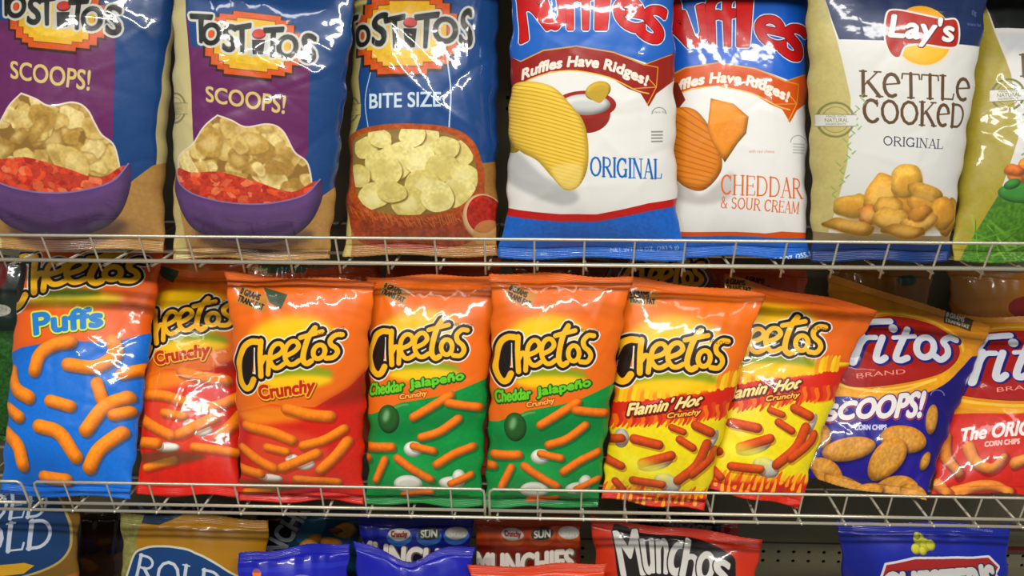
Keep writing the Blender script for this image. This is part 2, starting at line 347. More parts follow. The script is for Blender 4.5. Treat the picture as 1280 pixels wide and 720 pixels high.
def scoops(A):
    A.P([(228, -90), (470, -90), (452, 60), (436, 170), (432, 235), (402, 250), (320, 300), (250, 200), (245, 100), (236, 0)], '1E4678', nz=.05)
    A.P([(238, 0), (246, 60), (394, 78), (391, 190), (372, 260), (262, 250), (250, 170), (245, 100)], '672A5C', nz=.05)
    A.P([(226, -90), (236, 0), (247, 100), (252, 190), (240, 240), (222, 262), (190, 262), (190, -90)], 'BDB182')
    A.P([(400, 250), (430, 226), (470, 215), (470, 400), (190, 400), (190, 250), (240, 262)], 'A8824A', nz=.08)
    A.P([(190, 240), (228, 240), (236, 345), (190, 345)], 'BDAA72', nz=.05)
    A.P([(252, 285), (300, 305), (380, 290), (392, 300), (330, 325), (260, 315)], '5A3F38', sm=True, soft=4, a=.8)
    tost_sun(A, 323, 58, 62, 42, .1)
    tost_word(A, [('T', [(244, 20), (272, 22), (264, 56), (254, 54)]), ('O', (260, 32, 284, 58)), ('S', [(288, 34), (303, 34), (303, 67), (288, 66)]), ('T', [(299, 36), (320, 32), (319, 68), (306, 67)]),
                  ('i', (322, 40, 340, 70)), ('T', [(337, 38), (360, 36), (355, 73), (342, 72)]), ('O', (354, 46, 378, 74)), ('S', [(384, 42), (400, 46), (399, 80), (383, 78)])])
    A.T('SCOOPS!', [(267, 110), (366, 121), (364, 143), (268, 129)], 'C6B372', bold=.5)
    hp = [(282, 146), (300, 152), (318, 160), (345, 156), (362, 164), (376, 190), (391, 205), (395, 242), (380, 255), (250, 255), (234, 236), (229, 212), (232, 196), (250, 183), (266, 160)]
    m = A.full(hp, True); A.P(hp, '8C6B34', sm=True)
    scoop_heap(A, m); A.S(hp+hp[:1], 2.0, 'D2C6B4', shade=0)
    sal = [(228, 214), (250, 219), (285, 217), (330, 228), (372, 240), (400, 226), (404, 238), (385, 254), (340, 264), (290, 262), (245, 248), (228, 228)]
    ms = A.full(sal, True); A.P(sal, 'B8402A', sm=True, nz=.3)
    A.chips(130, (228, 212, 404, 262), 6.5, ['C23A22', 'D0492C', 'A83020', 'D87850', 'C9603A', 'B8402A', 'D8552E'], clip=ms, shade=0)
    bw = [(220, 208), (226, 228), (245, 244), (280, 254), (318, 257), (352, 254), (386, 244), (404, 224), (408, 232), (403, 258), (388, 284), (360, 302), (315, 309), (270, 304), (244, 290), (228, 260), (221, 232)]
    A.P(bw, '5C406C', sm=True, shade=9, nz=.04); A.S([(220, 208), (226, 228), (245, 244), (280, 254), (318, 257), (352, 254), (386, 244), (405, 224)], 1.8, '8A74A0')
    A.P([(245, 275), (300, 292), (370, 280), (350, 296), (305, 303), (270, 295)], '40224F', sm=True, soft=3, a=.8)
    stamp(A, 222, 137, 18)
def bitesize(A):
    A.P([(468, -90), (640, -90), (640, 210), (596, 214), (440, 190), (455, 150), (452, 100), (460, 30)], '1E487E', nz=.05)
    A.P([(410, 245), (640, 200), (640, 400), (410, 400)], '9C7038', nz=.1); A.P([(410, 180), (440, 185), (440, 340), (410, 340)], 'BDAA6A')
    tost_sun(A, 512, 48, 66, 54, 0)
    tost_word(A, [('T', [(424, 24), (450, 22), (442, 58), (433, 58)]), ('O', (446, 36, 466, 62)), ('S', [(470, 26), (490, 20), (486, 64), (470, 62)]), ('T', [(485, 30), (510, 25), (505, 66), (493, 66)]),
                  ('i', (508, 30, 526, 66)), ('T', [(523, 26), (552, 22), (543, 66), (529, 66)]), ('O', (546, 28, 574, 60)), ('S', [(580, 20), (591, 14), (592, 66), (577, 60)])])
    A.T('BITE SIZE', [(467, 123), (555, 121), (555, 139), (467, 141)], 'C2CCD2', bold=.45)
    A.S([(468, 96), (461, 130), (465, 165)], 1.2, 'A8BCCF'); A.S([(562, 76), (567, 120), (565, 164)], 1.8, 'B8C6D4')
    outer = [(434, 190), (442, 172), (470, 163), (510, 160), (560, 163), (590, 176), (604, 205), (607, 240), (592, 275), (560, 292), (500, 298), (455, 292), (442, 268), (434, 230)]
    A.P(outer, 'A4501F', sm=True, nz=.25)
    inn = [(444, 186), (460, 172), (510, 167), (560, 171), (586, 186), (597, 210), (596, 240), (570, 264), (510, 274), (462, 264), (446, 232)]
    m = A.full(inn, True); A.P(inn, '8A7238', sm=True)
    for (x, y, r) in [(462, 190, 16), (480, 178, 16), (540, 178, 14), (520, 174, 16), (578, 195, 17), (560, 190, 18), (505, 205, 24), (495, 210, 25), (484, 215, 25), (452, 225, 16), (530, 205, 20), (556, 215, 21), (585, 225, 20), (575, 245, 22), (535, 240, 26), (472, 250, 22), (515, 258, 22), (495, 245, 18), (550, 250, 20), (585, 255, 15)]:
        p = ell(x, y, r, r*A.rng.uniform(.72, .98), 0, 360, 12, A.rng.uniform(-40, 40))[:-1]+A.rng.randn(11, 2)*.7
        A.P(p+[1.5, 2], '7C6230', sm=True, soft=1, clip=m); A.P(p, ['D2C47C', 'C8B86E', 'DBCE8C'][A.rng.randint(3)], sm=True, nz=.14, clip=m); A.E(x+A.rng.uniform(-3, 3), y+A.rng.uniform(-3, 3), r*.55, r*.42, ['E2D8A0', 'BFAE66'][A.rng.randint(2)], soft=3, a=.6, clip=m)
    A.P([(434, 235), (446, 262), (480, 276), (520, 280), (570, 272), (600, 248), (603, 275), (590, 305), (520, 318), (460, 312), (440, 290)], '96401C', sm=True, nz=.3)
    for i in range(60): A.S([(440+2.7*i, 262+14*math.sin(i/60*3.1)+A.rng.uniform(-2, 8)), (443+2.7*i, 268+14*math.sin(i/60*3.1)+A.rng.uniform(-2, 8))], 1.2, 'C8803A', sm=False, a=.6)
    A.E(604, 274, 24, 29, 'C8A078', shade=4); A.E(605, 271, 20, 24, 'A02818', nz=.3, shade=3); A.E(612, 296, 20, 18, 'B88A50', a=.8)
    stamp(A, 437, 140, 15, '6E6A3A')
def ruffles(A, ched):
    band = 'C4561A' if ched else '93281B'; blue = '1A60BA' if ched else '2A66B4'
    A.P([(600, -100), (880, -100), (880, 50), (843, 62), (815, 78), (765, 62), (720, 56), (680, 60), (652, 73), (630, 64), (600, 60)], blue)
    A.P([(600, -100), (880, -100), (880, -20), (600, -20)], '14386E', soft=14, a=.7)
    A.P([(600, 60), (632, 64), (652, 74), (680, 61), (720, 56), (765, 63), (803, 78), (840, 62), (880, 58), (880, 86), (842, 96), (818, 112), (808, 128), (798, 112), (782, 106), (760, 92), (720, 84), (688, 86), (662, 96), (640, 106), (600, 100)], band)
    A.S([(652, 73), (680, 60), (720, 55), (765, 62), (803, 77), (820, 80), (818, 104), (790, 106)], 1.3, 'C8923A', sm=False); A.S([(648, 106), (662, 96), (690, 87), (720, 85), (760, 93), (792, 108), (808, 112)], 1.6, 'D8B45A', sm=True)
    A.S([(803, 77), (832, 66), (838, 64)], 1.2, 'C8923A', sm=False); A.S([(806, 92), (818, 104), (806, 126)], 1.2, 'D8A040', sm=False)
    A.T('Ruffles Have Ridges!', [(653, 84), (808, 91), (805, 107), (653, 100)], 'E2D8CC', arc=20, bold=.75, slant=.1)
    L = [('R', [(643, -34), (680, -40), (693, 30), (652, 50)]), ('u', [(672, -8), (703, -18), (706, 26), (690, 38)]), ('f', [(700, -26), (728, -34), (722, 34), (707, 34)]), ('f', [(722, -30), (748, -36), (740, 34), (726, 34)]),
         ('l', [(746, -30), (764, -34), (756, 34), (744, 34)]), ('e', [(766, -4), (802, -2), (804, 40), (768, 30)]), ('s', [(806, 6), (834, 8), (824, 54), (794, 42)])]
    for pas in (0, 1, 2):
        for ch, q in L:
            if pas == 0: A.T(ch, q, 'DCDCE4', bold=4.0)
            elif pas == 1: A.T(ch, q, '6A0E14', bold=2.6)
            else: A.T(ch, q, 'BE1C1C', bold=1.7, nz=.04)
    if not ched:
        A.P([(628, 188), (650, 188), (680, 215), (716, 232), (722, 246), (700, 252), (660, 238), (628, 218)], 'B4B4B2', sm=True, soft=3)
        A.P([(600, 150), (645, 160), (650, 182), (636, 188), (600, 182)], '8F7A20', sm=True)
        A.E(731, 137, 30, 24, '8C2C22'); A.E(731, 126, 37, 17, '9A2E22'); A.E(731, 126, 30, 13, 'BDBCB8', shade=5)
        A.E(746, 109, 16, 11, 'B89A3A', rot=-20, shade=3); A.P([(732, 112), (758, 108), (748, 124)], 'B89A3A', sm=True)
        ch = [(636, 112), (655, 98), (690, 104), (712, 125), (728, 146), (734, 172), (733, 205), (722, 228), (706, 232), (690, 216), (672, 196), (652, 186), (637, 170)]
        m = A.full(ch, True); A.P(ch, 'D8B84C', sm=True, shade=6)
        for i in range(26): A.S([(620, 100+5.2*i-i*.8), (680, 108+5.0*i-i*.2), (745, 128+4.6*i)], 1.6, 'BC9630', clip=m, a=.8)
        A.P([(690, 205), (725, 200), (722, 228), (704, 230)], 'E2C878', sm=True, soft=2, a=.7)
        A.Z('ORIGINAL', [(736, 190), (825, 194), (825, 218), (736, 214)], '2668B0', 2.6)
        A.S(ell(821, 137, 9, 8, 180, 360, 10), 1, '8C8C8C', sm=False); A.T('trans fat', q4(812, 133, 830, 136), '8C8C8C')
        for i in range(4): A.P(q4(811, 158+4*i, 826, 160+4*i), '77736E', a=.7)
        A.P([(600, 258), (640, 260), (700, 264), (745, 264), (780, 256), (808, 249), (880, 240), (880, 400), (600, 400)], 'B8201C'); A.P([(600, 268), (640, 270), (700, 274), (745, 274), (780, 266), (815, 258), (880, 250), (880, 400), (600, 400)], '2566B8', nz=.12)
        A.T('NET WT. 10 OZ. (283.5 g)', [(763, 312), (846, 304), (848, 311), (764, 319)], 'B8C6DC', bold=.2)
    else:
        A.P([(655, 205), (680, 205), (700, 218), (735, 190), (735, 220), (700, 230), (668, 222)], 'B8B4B0', sm=True, soft=3)
        A.P([(600, 70), (672, 78), (680, 100), (664, 120), (600, 125)], '7A2A18'); 
        ch = [(628, 140), (660, 112), (690, 112), (712, 140), (722, 165), (722, 190), (702, 212), (680, 208), (660, 190), (640, 180)]
        m = A.full(ch, True); A.P(ch, 'C87C24', sm=True, shade=6)
        for i in range(20): A.S([(690-6*i, 90+6*i), (712-4*i, 110+6.2*i), (730-1.5*i, 130+5.6*i)], 1.6, 'A8641C', clip=m, a=.75)
        A.P([(710, 99), (738, 106), (756, 122), (753, 142), (742, 155), (727, 178), (710, 150), (706, 135)], 'CF8524', shade=5, nz=.05); A.P([(712, 104), (754, 122), (708, 132)], 'DD9438')
        A.Z('CHEDDAR', [(722, 193), (826, 197), (826, 221), (722, 217)], 'D06A34', 2.2); A.Z('& SOUR CREAM', [(722, 220), (823, 226), (822, 240), (722, 234)], 'D06A34', 1.5)
        A.T('with real cheese', q4(756, 162, 788, 166), 'D08A70'); A.S(ell(820, 152, 11, 9, 180, 360, 10), 1, '9A9A9A', sm=False)
        for i in range(4): A.P(q4(812, 153+3.6*i, 828, 154.6+3.6*i), 'A4A4A0', a=.7)
        A.P([(600, 262), (650, 263), (780, 265), (800, 262), (880, 266), (880, 400), (600, 400)], 'C8561C'); A.P([(600, 268), (650, 269), (780, 270), (880, 271), (880, 400), (600, 400)], '2064B8', nz=.12)
        A.T('NET WT. 9 OZ. (255.1 g)', [(768, 299), (845, 286), (847, 294), (770, 307)], 'C4D0E2', bold=.25)
def lays(A):
    A.P([(1000, -120), (1024, -60), (1028, 0), (1040, 50), (1054, 120), (1050, 200), (1036, 270), (1020, 340), (980, 340), (980, -120)], 'B8AC72', nz=.05)
    A.P([(1018, -120), (1260, -120), (1260, 60), (1226, 56), (1042, 48), (1028, 0)], '25355A', nz=.06)
    A.P([(1000, 287), (1240, 294), (1240, 400), (1000, 400)], '8E7C5C'); A.P([(1000, 300), (1240, 305), (1240, 400), (1000, 400)], '1C3A70', nz=.1)
    A.E(1143, 44, 37, 36, 'DDA02A'); A.E(1143, 56, 30, 22, 'E6B440', soft=4)
    bn = [(1100, 22), (1109, 14), (1140, 19), (1170, 25), (1187, 26), (1188, 50), (1178, 58), (1140, 54), (1120, 57), (1112, 70), (1103, 66), (1097, 48)]
    A.layers([crom(bn, True)], 'A62A20', [(2.2, 'DAD2CC')])
    A.T("Lay's", [(1103, 18), (1183, 24), (1182, 60), (1101, 54)], 'DEDAD6', bold=1.1, slant=.15, ol=[(.9, '5A1A18', .6, .6)])
    A.Z('KeTTLe', [(1064, 87), (1207, 95), (1206, 123), (1064, 117)], '644C36', 4.2); A.Z('COOKeD', [(1066, 121), (1200, 128), (1197, 156), (1068, 149)], '644C36', 4.0)
    A.Z('ORIGINAL', [(1091, 166), (1167, 171), (1166, 182), (1091, 177)], '2A3048', 1.3)
    A.T('NATURALLY SEASONED', [(1036, 4), (1062, 5), (1062, 8), (1036, 7)], '8C98B4'); A.T('POTATO CHIPS', [(1036, 10), (1060, 11), (1060, 13), (1036, 12)], '8C98B4')
    A.T('0g', [(1210, 12), (1217, 12), (1216, 20), (1209, 20)], '6C7AA0'); A.T('trans fat', [(1202, 27), (1222, 28), (1222, 32), (1202, 31)], '6C7AA0')
    for i in range(26):
        y = 118+5*i; x = 1066-.22*(y-118)+5*math.sin(i); A.S([(x, y), (x+4*(-1)**i, y-4)], 2, '7FA05A', 1, a=.8)
    A.E(1105, 278, 70, 12, '9A8A66', soft=4, a=.8)
    for (x, y, rx, ry, r, c) in [(1180, 268, 12, 24, 10, 'C08A38'), (1130, 245, 24, 20, 0, 'DC9A44'), (1058, 252, 22, 14, -5, 'CBA04A'), (1090, 238, 20, 24, 20, 'D2A048'), (1078, 265, 14, 12, 30, 'D89048'), (1150, 250, 28, 18, 30, 'D8A24A'), (1055, 280, 30, 8, 8, 'C8963E'), (1100, 255, 18, 14, 0, 'D0A048'),
                              (1120, 222, 18, 19, 0, 'D8AC52'), (1145, 235, 24, 9, 18, 'D2A24A'), (1170, 262, 18, 20, -20, 'CC983E'), (1105, 270, 22, 14, 10, 'D4A44C'), (1140, 275, 22, 13, -15, 'DCAE58'), (1122, 286, 26, 8, 5, 'C8943C'), (1140, 262, 16, 8, -20, 'DA9A48')]:
        p = ell(x, y, rx*1.06, ry*1.08, 0, 360, 13, r)[:-1]; p = p+A.rng.randn(*p.shape)*1.3; A.P(p+[1, 1.6], 'A87A30', sm=True, soft=1.2); A.P(p, c, sm=True, shade=9, nz=.12); m = p.mean(0); A.P((p-m)*[.62, .5]+m+A.rng.randn(2)*2.5, ['E4BC6C', 'C08A38', 'E0B05C'][A.rng.randint(3)], sm=True, soft=2.2, a=.6)
    stamp(A, 1037, 146, 20)
def laysj(A):
    A.P([(1200, -120), (1236, 44), (1252, 100), (1258, 180), (1240, 240), (1200, 330), (1150, 340), (1150, -120)], '9C8E34', nz=.05)
    A.P([(1200, -120), (1500, -120), (1500, 60), (1300, 44), (1237, 40)], '1A1E1C'); A.P([(1236, 46), (1500, 64), (1500, 76), (1300, 72), (1250, 70)], 'B8B8BA', soft=2)
    A.P([(1238, 245), (1250, 238), (1500, 230), (1500, 400), (1140, 400), (1200, 320)], '4E7A28', nz=.3)
    A.Z('KeTTLe', [(1262, 76), (1400, 84), (1400, 112), (1262, 103)], '5A4634', 4.2); A.Z('COOKeD', [(1265, 108), (1395, 116), (1395, 145), (1266, 138)], '5A4634', 4)
    for i in range(12): A.S([(1264+3*math.sin(i), 130+7*i), (1270+3*math.sin(i), 126+7*i)], 2.2, '6E8C3A', 1)
    A.chips(14, (1250, 205, 1330, 235), 11, ['CE7A24', 'D88A2C', 'C06A1C'], edge='7A4414')
    for (x, y, rx, ry, r) in [(1262, 246, 26, 12, 5), (1300, 255, 24, 12, -8), (1252, 235, 10, 6, -20)]: A.E(x, y, rx, ry, '3E7A34', rot=r, shade=4)
    for i in range(26): A.S([(1200+A.rng.uniform(0, 100), 300+A.rng.uniform(-30, 35)), (1210+A.rng.uniform(0, 100), 306+A.rng.uniform(-30, 35))], 3, ['6E9C38', '3E6A1E', '88B04A'][i % 3], 1, a=.6)
    stamp(A, 1248, 125, 18, '5E5A22')
def cheetos_logo(A, q, w=7.4, sun=True):
    w *= .88
    if sun:
        c = bil(q, .52, .28); d = np.array(q[1])-np.array(q[0]); l = np.hypot(*d); r = math.degrees(math.atan2(d[1], d[0]))
        A.E(c[0], c[1], l*.40, l*.24, 'F2C416', rot=r, soft=5, a=.95)
        c2 = bil(q, .55, .85); A.E(c2[0], c2[1], l*.34, l*.09, '8A9A1C', rot=r, soft=3); A.E(c2[0], c2[1]+l*.05, l*.34, l*.06, 'F0C018', rot=r, soft=3)
    A.G(CHT, CHT_W, q, None, w, [(5.0, 'E2DCD2'), (3.4, '241C14')]); A.P(bil(q, np.array([.07, .11, .17, .17, .14, .08]), np.array([.4, .25, .25, .6, .85, .8])), '241C14', sm=True)
    A.G(CHT, CHT_W, q, 'EBB422', w)
def stick(A, pts, w, col='EC8420', sh=True):
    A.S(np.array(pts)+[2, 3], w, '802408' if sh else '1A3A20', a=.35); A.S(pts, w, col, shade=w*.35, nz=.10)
def fat(A, x, y, a, s=1, col='2A2416', bgc=None):
    ca, sa = math.cos(math.radians(a)), math.sin(math.radians(a))
    def R(dx, dy): return (x+s*(dx*ca-dy*sa), y+s*(dx*sa+dy*ca))
    if bgc: A.P([R(-2, -2), R(38, -2), R(38, 19), R(-2, 19)], bgc, a=.75)
    A.T('0 GRAMS', [R(0, 0), R(26, 0), R(26, 7), R(0, 7)], col, bold=.35); A.T('TRANS FAT', [R(0, 9), R(35, 9), R(35, 16), R(0, 16)], col, bold=.35)
def crunchy(A):
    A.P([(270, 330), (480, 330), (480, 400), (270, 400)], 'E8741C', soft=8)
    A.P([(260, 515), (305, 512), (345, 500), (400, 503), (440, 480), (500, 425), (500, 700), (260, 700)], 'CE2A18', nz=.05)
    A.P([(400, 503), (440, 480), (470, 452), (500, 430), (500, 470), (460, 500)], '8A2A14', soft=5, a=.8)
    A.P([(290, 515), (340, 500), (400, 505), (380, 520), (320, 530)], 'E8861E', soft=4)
    cheetos_logo(A, [(298, 408), (438, 402), (434, 462), (300, 492)])
    A.T('Crunchy', [(328, 478), (400, 468), (398, 488), (334, 500)], 'B83018', bold=.8, ol=[(2, '8A4A14', 1, 1.5), (1.8, 'EDB42C')])
    fat(A, 303, 360, 17, bgc='B88A3A'); A.P([(330, 358), (362, 366), (355, 384), (340, 376)], '4A5A44')
    A.T('REAL CHEESE', [(402, 413), (434, 405), (434, 410), (402, 418)], '6A3A14')
    A.P([(318, 545), (350, 530), (400, 540), (415, 570), (380, 600), (330, 590)], 'DC5034', sm=True, soft=4, a=.8)
    for (x, y, rx, ry) in [(372, 570, 9, 7), (386, 576, 13, 8), (342, 597, 16, 6)]: A.E(x, y, rx, ry, 'D8CFC4', shade=3)
    for p, w in [([(365, 505), (392, 512), (418, 515)], 12), ([(385, 552), (410, 545), (434, 532)], 10), ([(405, 585), (424, 566), (438, 548)], 11), ([(308, 560), (330, 574), (348, 583)], 11), ([(303, 588), (330, 592)], 11),
                 ([(358, 582), (380, 572), (402, 562)], 11), ([(375, 597), (425, 603)], 9), ([(312, 530), (345, 535), (372, 545)], 11), ([(340, 555), (365, 560)], 9), ([(310, 620), (350, 612)], 8)]: stick(A, p, w*1.2)
    A.P([(300, 605), (345, 600), (390, 608), (360, 616), (310, 614)], '5A4A2A', sm=True, soft=2, a=.7)
def jalap(A):
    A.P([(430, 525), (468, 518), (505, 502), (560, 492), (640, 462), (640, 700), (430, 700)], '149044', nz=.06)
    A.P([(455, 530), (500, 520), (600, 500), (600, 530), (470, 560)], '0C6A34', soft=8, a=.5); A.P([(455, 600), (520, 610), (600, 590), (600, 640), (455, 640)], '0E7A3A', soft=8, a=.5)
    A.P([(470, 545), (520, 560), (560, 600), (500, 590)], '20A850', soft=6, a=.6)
    cheetos_logo(A, [(461, 398), (591, 397), (591, 470), (461, 474)], 7.2)
    A.T('Cheddar', [(463, 480), (508, 474), (508, 487), (463, 495)], '6CC428', bold=.7, ol=[(1.8, '1E5A1E', .6, .8)]); A.T('Jalapeño', [(515, 474), (581, 463), (582, 476), (516, 487)], '6CC428', bold=.7, ol=[(1.8, '1E5A1E', .6, .8)])
    A.T('Crunchy', [(503, 492), (537, 486), (537, 494), (503, 500)], 'EBA84A', bold=.5, ol=[(1, '8A3A10')])
    fat(A, 483, 352, 24, .9, bgc='B88A3A'); A.T('REAL CHEESE', [(570, 403), (592, 405), (592, 409), (570, 407)], '6A3A14')
    A.E(489, 523, 14, 18, '2A5A26', shade=4); A.E(486, 519, 4, 8, '7CA878', soft=2, rot=15); A.S([(498, 508), (506, 505), (513, 504)], 3, '6E9A58', 2)
    for (x, y, rx, ry) in [(520, 560, 12, 10), (512, 606, 18, 12), (566, 604, 16, 9), (575, 596, 8, 10)]: A.E(x, y, rx, ry, 'CFCFC2', shade=4)
    for p, w in [([(520, 520), (540, 508), (566, 492)], 9), ([(563, 502), (600, 509)], 9), ([(462, 560), (493, 558)], 10), ([(471, 602), (484, 574)], 8), ([(500, 572), (518, 586), (540, 600)], 9), ([(452, 575), (462, 574)], 9),
                 ([(530, 545), (552, 538), (575, 522)], 9), ([(548, 580), (570, 566), (592, 558)], 9), ([(520, 556), (545, 562)], 8), ([(565, 605), (590, 594)], 8), ([(505, 622), (540, 618)], 7)]: stick(A, p, w*1.2, 'E2781E', False)
def flamin(A):
    A.P([(720, 490), (780, 478), (840, 482), (920, 470), (980, 470), (980, 700), (720, 700)], 'E4D01C', nz=.05)
    A.P([(728, 495), (790, 486), (860, 486), (960, 470), (960, 505), (900, 520), (860, 516), (800, 526), (740, 520)], 'CE2E18', soft=2)
    for k in range(34):
        x = 748+5.2*k; y = 490-.13*(x-760)+A.rng.uniform(-2, 2); A.S([(x, y+9), (x+2, y-3), (x+5, y-8)], 7, ['F0B41C', 'E8901C', 'F2C828'][k % 3], 2)
        y2 = 522-.1*(x-760)+A.rng.uniform(-2, 4); A.S([(x, y2-4), (x+1, y2+5), (x-3, y2+12)], 7, ['D8481A', 'E8701C', 'C83418'][k % 3], 2)
        y3 = 612+.08*(x-760)+A.rng.uniform(-4, 4); A.S([(x, y3+6), (x+2, y3-4), (x+5, y3-10)], 7, ['E8881C', 'E05A1A', 'F0B028'][k % 3], 2)
    A.P([(720, 612), (900, 622), (960, 622), (960, 700), (720, 700)], 'CC3218', soft=2, nz=.15)
    for k in range(14): A.S([(772+8*k, 632-A.rng.uniform(0, 12)), (774+8*k, 622-A.rng.uniform(0, 10))], 5, 'F0A824', 2)
    cheetos_logo(A, [(765, 408), (915, 410), (905, 487), (760, 480)], 7.8)
    A.T("Flamin' Hot", [(781, 502), (876, 489), (870, 503), (782, 517)], 'EFD890', bold=.7, slant=.3, ol=[(2.2, '6A1A10', .8, 1)])
    A.T('Crunchy', [(830, 513), (872, 508), (871, 516), (830, 521)], 'EDB040', bold=.5, slant=.2, ol=[(1.3, '6A1A10')])
    fat(A, 787, 364, 4, .9, bgc='C8903A'); A.T('REAL CHEESE', [(884, 422), (912, 428), (911, 433), (883, 427)], '6A3A14')
    for (x, y, rx, ry, ro) in [(816, 575, 22, 9, -15), (775, 545, 9, 12, 10), (832, 600, 18, 11, 30), (888, 548, 5, 14, 25)]: A.E(x, y, rx, ry, 'B4B0A6', rot=ro, shade=4, nz=.1)
    for p, w in [([(845, 597), (868, 577), (880, 552)], 11), ([(862, 590), (885, 572), (892, 560)], 9), ([(755, 548), (775, 545)], 9), ([(758, 572), (775, 580)], 9), ([(865, 528), (885, 538)], 10), ([(790, 545), (820, 552)], 10), ([(800, 575), (835, 565)], 10),
                 ([(790, 598), (825, 602)], 9), ([(845, 545), (862, 556)], 8), ([(768, 600), (778, 612)], 8), ([(835, 530), (850, 536)], 7)]: stick(A, p, w*1.2, 'C4501C')
    A.P([(770, 560), (830, 580), (840, 600), (790, 585)], 'F0E84A', soft=5, a=.7)
def puffs(A):
    A.P([(-20, 455), (35, 442), (95, 436), (150, 440), (190, 424), (240, 415), (240, 700), (-20, 700)], '1C74CC', nz=.06)
    A.P([(20, 560), (90, 575), (100, 640), (0, 640)], '1560B0', soft=10, a=.6)
    A.E(100, 382, 62, 10, 'E2C41C', soft=4); A.E(85, 374, 50, 6, '6A7A1C', soft=3)
    cheetos_logo(A, [(2, 305), (192, 316), (186, 380), (6, 396)], 9.5, False)
    A.T('Puffs', [(50, 400), (137, 394), (137, 418), (54, 427)], '2A80C4', bold=1.7, ol=[(2.2, '4A6A1C', 1, 1.5), (2, 'D8D848')])
    for p in [[(55, 472), (62, 452), (80, 441), (100, 438)], [(150, 436), (152, 455), (130, 470), (97, 466)], [(160, 479), (188, 470)], [(132, 490), (138, 512)], [(165, 508), (140, 520), (118, 548)], [(150, 530), (166, 526)], [(60, 540), (86, 550), (104, 580)],
              [(158, 552), (132, 572), (118, 594)], [(20, 470), (28, 492), (48, 505)], [(12, 545), (30, 562), (34, 585)], [(75, 510), (100, 518)], [(15, 515), (34, 528)], [(60, 600), (88, 606)]]:
        stick(A, p, 17 if len(p) > 2 else 15, 'F08C22')
    A.T('NATURALLY AND', [(163, 391), (182, 389), (182, 391), (163, 393)], 'A04414'); A.T('ARTIFICIALLY', [(163, 395), (182, 393), (182, 395), (163, 397)], 'A04414')
def fritos_s(A):
    A.P([(1020, 340), (1260, 400), (1250, 430), (1080, 395), (1020, 400)], 'D08A1E', soft=6)
    A.P([(990, 508), (1032, 503), (1110, 512), (1160, 492), (1200, 455), (1260, 440), (1260, 700), (980, 700)], '2A1E86', nz=.05)
    A.P([(1150, 500), (1200, 455), (1210, 500), (1160, 620)], '1C1460', soft=6, a=.6)
    ov = [(1036, 470), (1044, 440), (1070, 412), (1105, 402), (1150, 408), (1182, 426), (1192, 450), (1172, 474), (1130, 488), (1080, 494), (1050, 490)]
    A.layers([crom(ov, True)], None, [(9, 'E6A222'), (7, 'EFBE48'), (4, 'DB8E1C')]); A.S([(1026, 484), (1058, 500), (1112, 506), (1166, 488), (1206, 448)], 13, 'E2A020', nz=.08); A.S([(1036, 487), (1066, 497), (1112, 502), (1160, 486)], 3, 'F0C458')
    A.layers([crom(ov, True)], 'A42018', [(1, '7A1814'), (.2, 'C87868')])
    fq = [(1034, 404), (1196, 408), (1188, 472), (1030, 474)]
    A.G(FRI, FRI_W, fq, 'D6D6DC', 8.6, [(1.6, '26267A', 2.2, 1.2)])
    A.T('BRAND', [(1062, 477), (1121, 473), (1121, 479), (1062, 483)], 'E09A88', bold=.1)
    A.T('GREAT FOR DIPPING!', [(1053, 509), (1116, 505), (1116, 510), (1053, 514)], '9A98C8', bold=.2)
    A.T('SCOOPS!', [(1028, 515), (1146, 502), (1142, 535), (1027, 532)], 'E0D8D4', bold=1.7, slant=.15, ol=[(1.6, 'B83A48', .5, .8), (1, '1A1470')])
    A.T('CORN CHIPS', [(1060, 541), (1098, 543), (1098, 549), (1060, 547)], 'C8C8E0', bold=.4)
    for (x, y, rx, ry, r) in [(1022, 548, 10, 18, -20), (1155, 538, 8, 19, 5), (1055, 569, 31, 14, -4), (1120, 562, 30, 17, 12), (1102, 584, 27, 20, -55), (1032, 594, 26, 13, 35), (1060, 612, 34, 10, 25), (1150, 590, 6, 12, 20), (1120, 622, 26, 16, 10), (1085, 620, 20, 10, 0), (1142, 630, 20, 10, 30)]:
        A.P(ell(x+2, y+3, rx, ry, 0, 360, 20, r)[:-1], '120C48', soft=2, a=.7); A.E(x, y, rx, ry, 'C28632', rot=r, shade=5, nz=.2); A.E(x-1, y-1, rx*.7, ry*.62, 'CC9644', rot=r, soft=3, nz=.2)
    fat(A, 1184, 391, 17, .9, 'D8D4C8', '3A2A12'); A.S(ell(1162, 507, 9, 7, 180, 360, 10), 1, '8A88B8', sm=False)
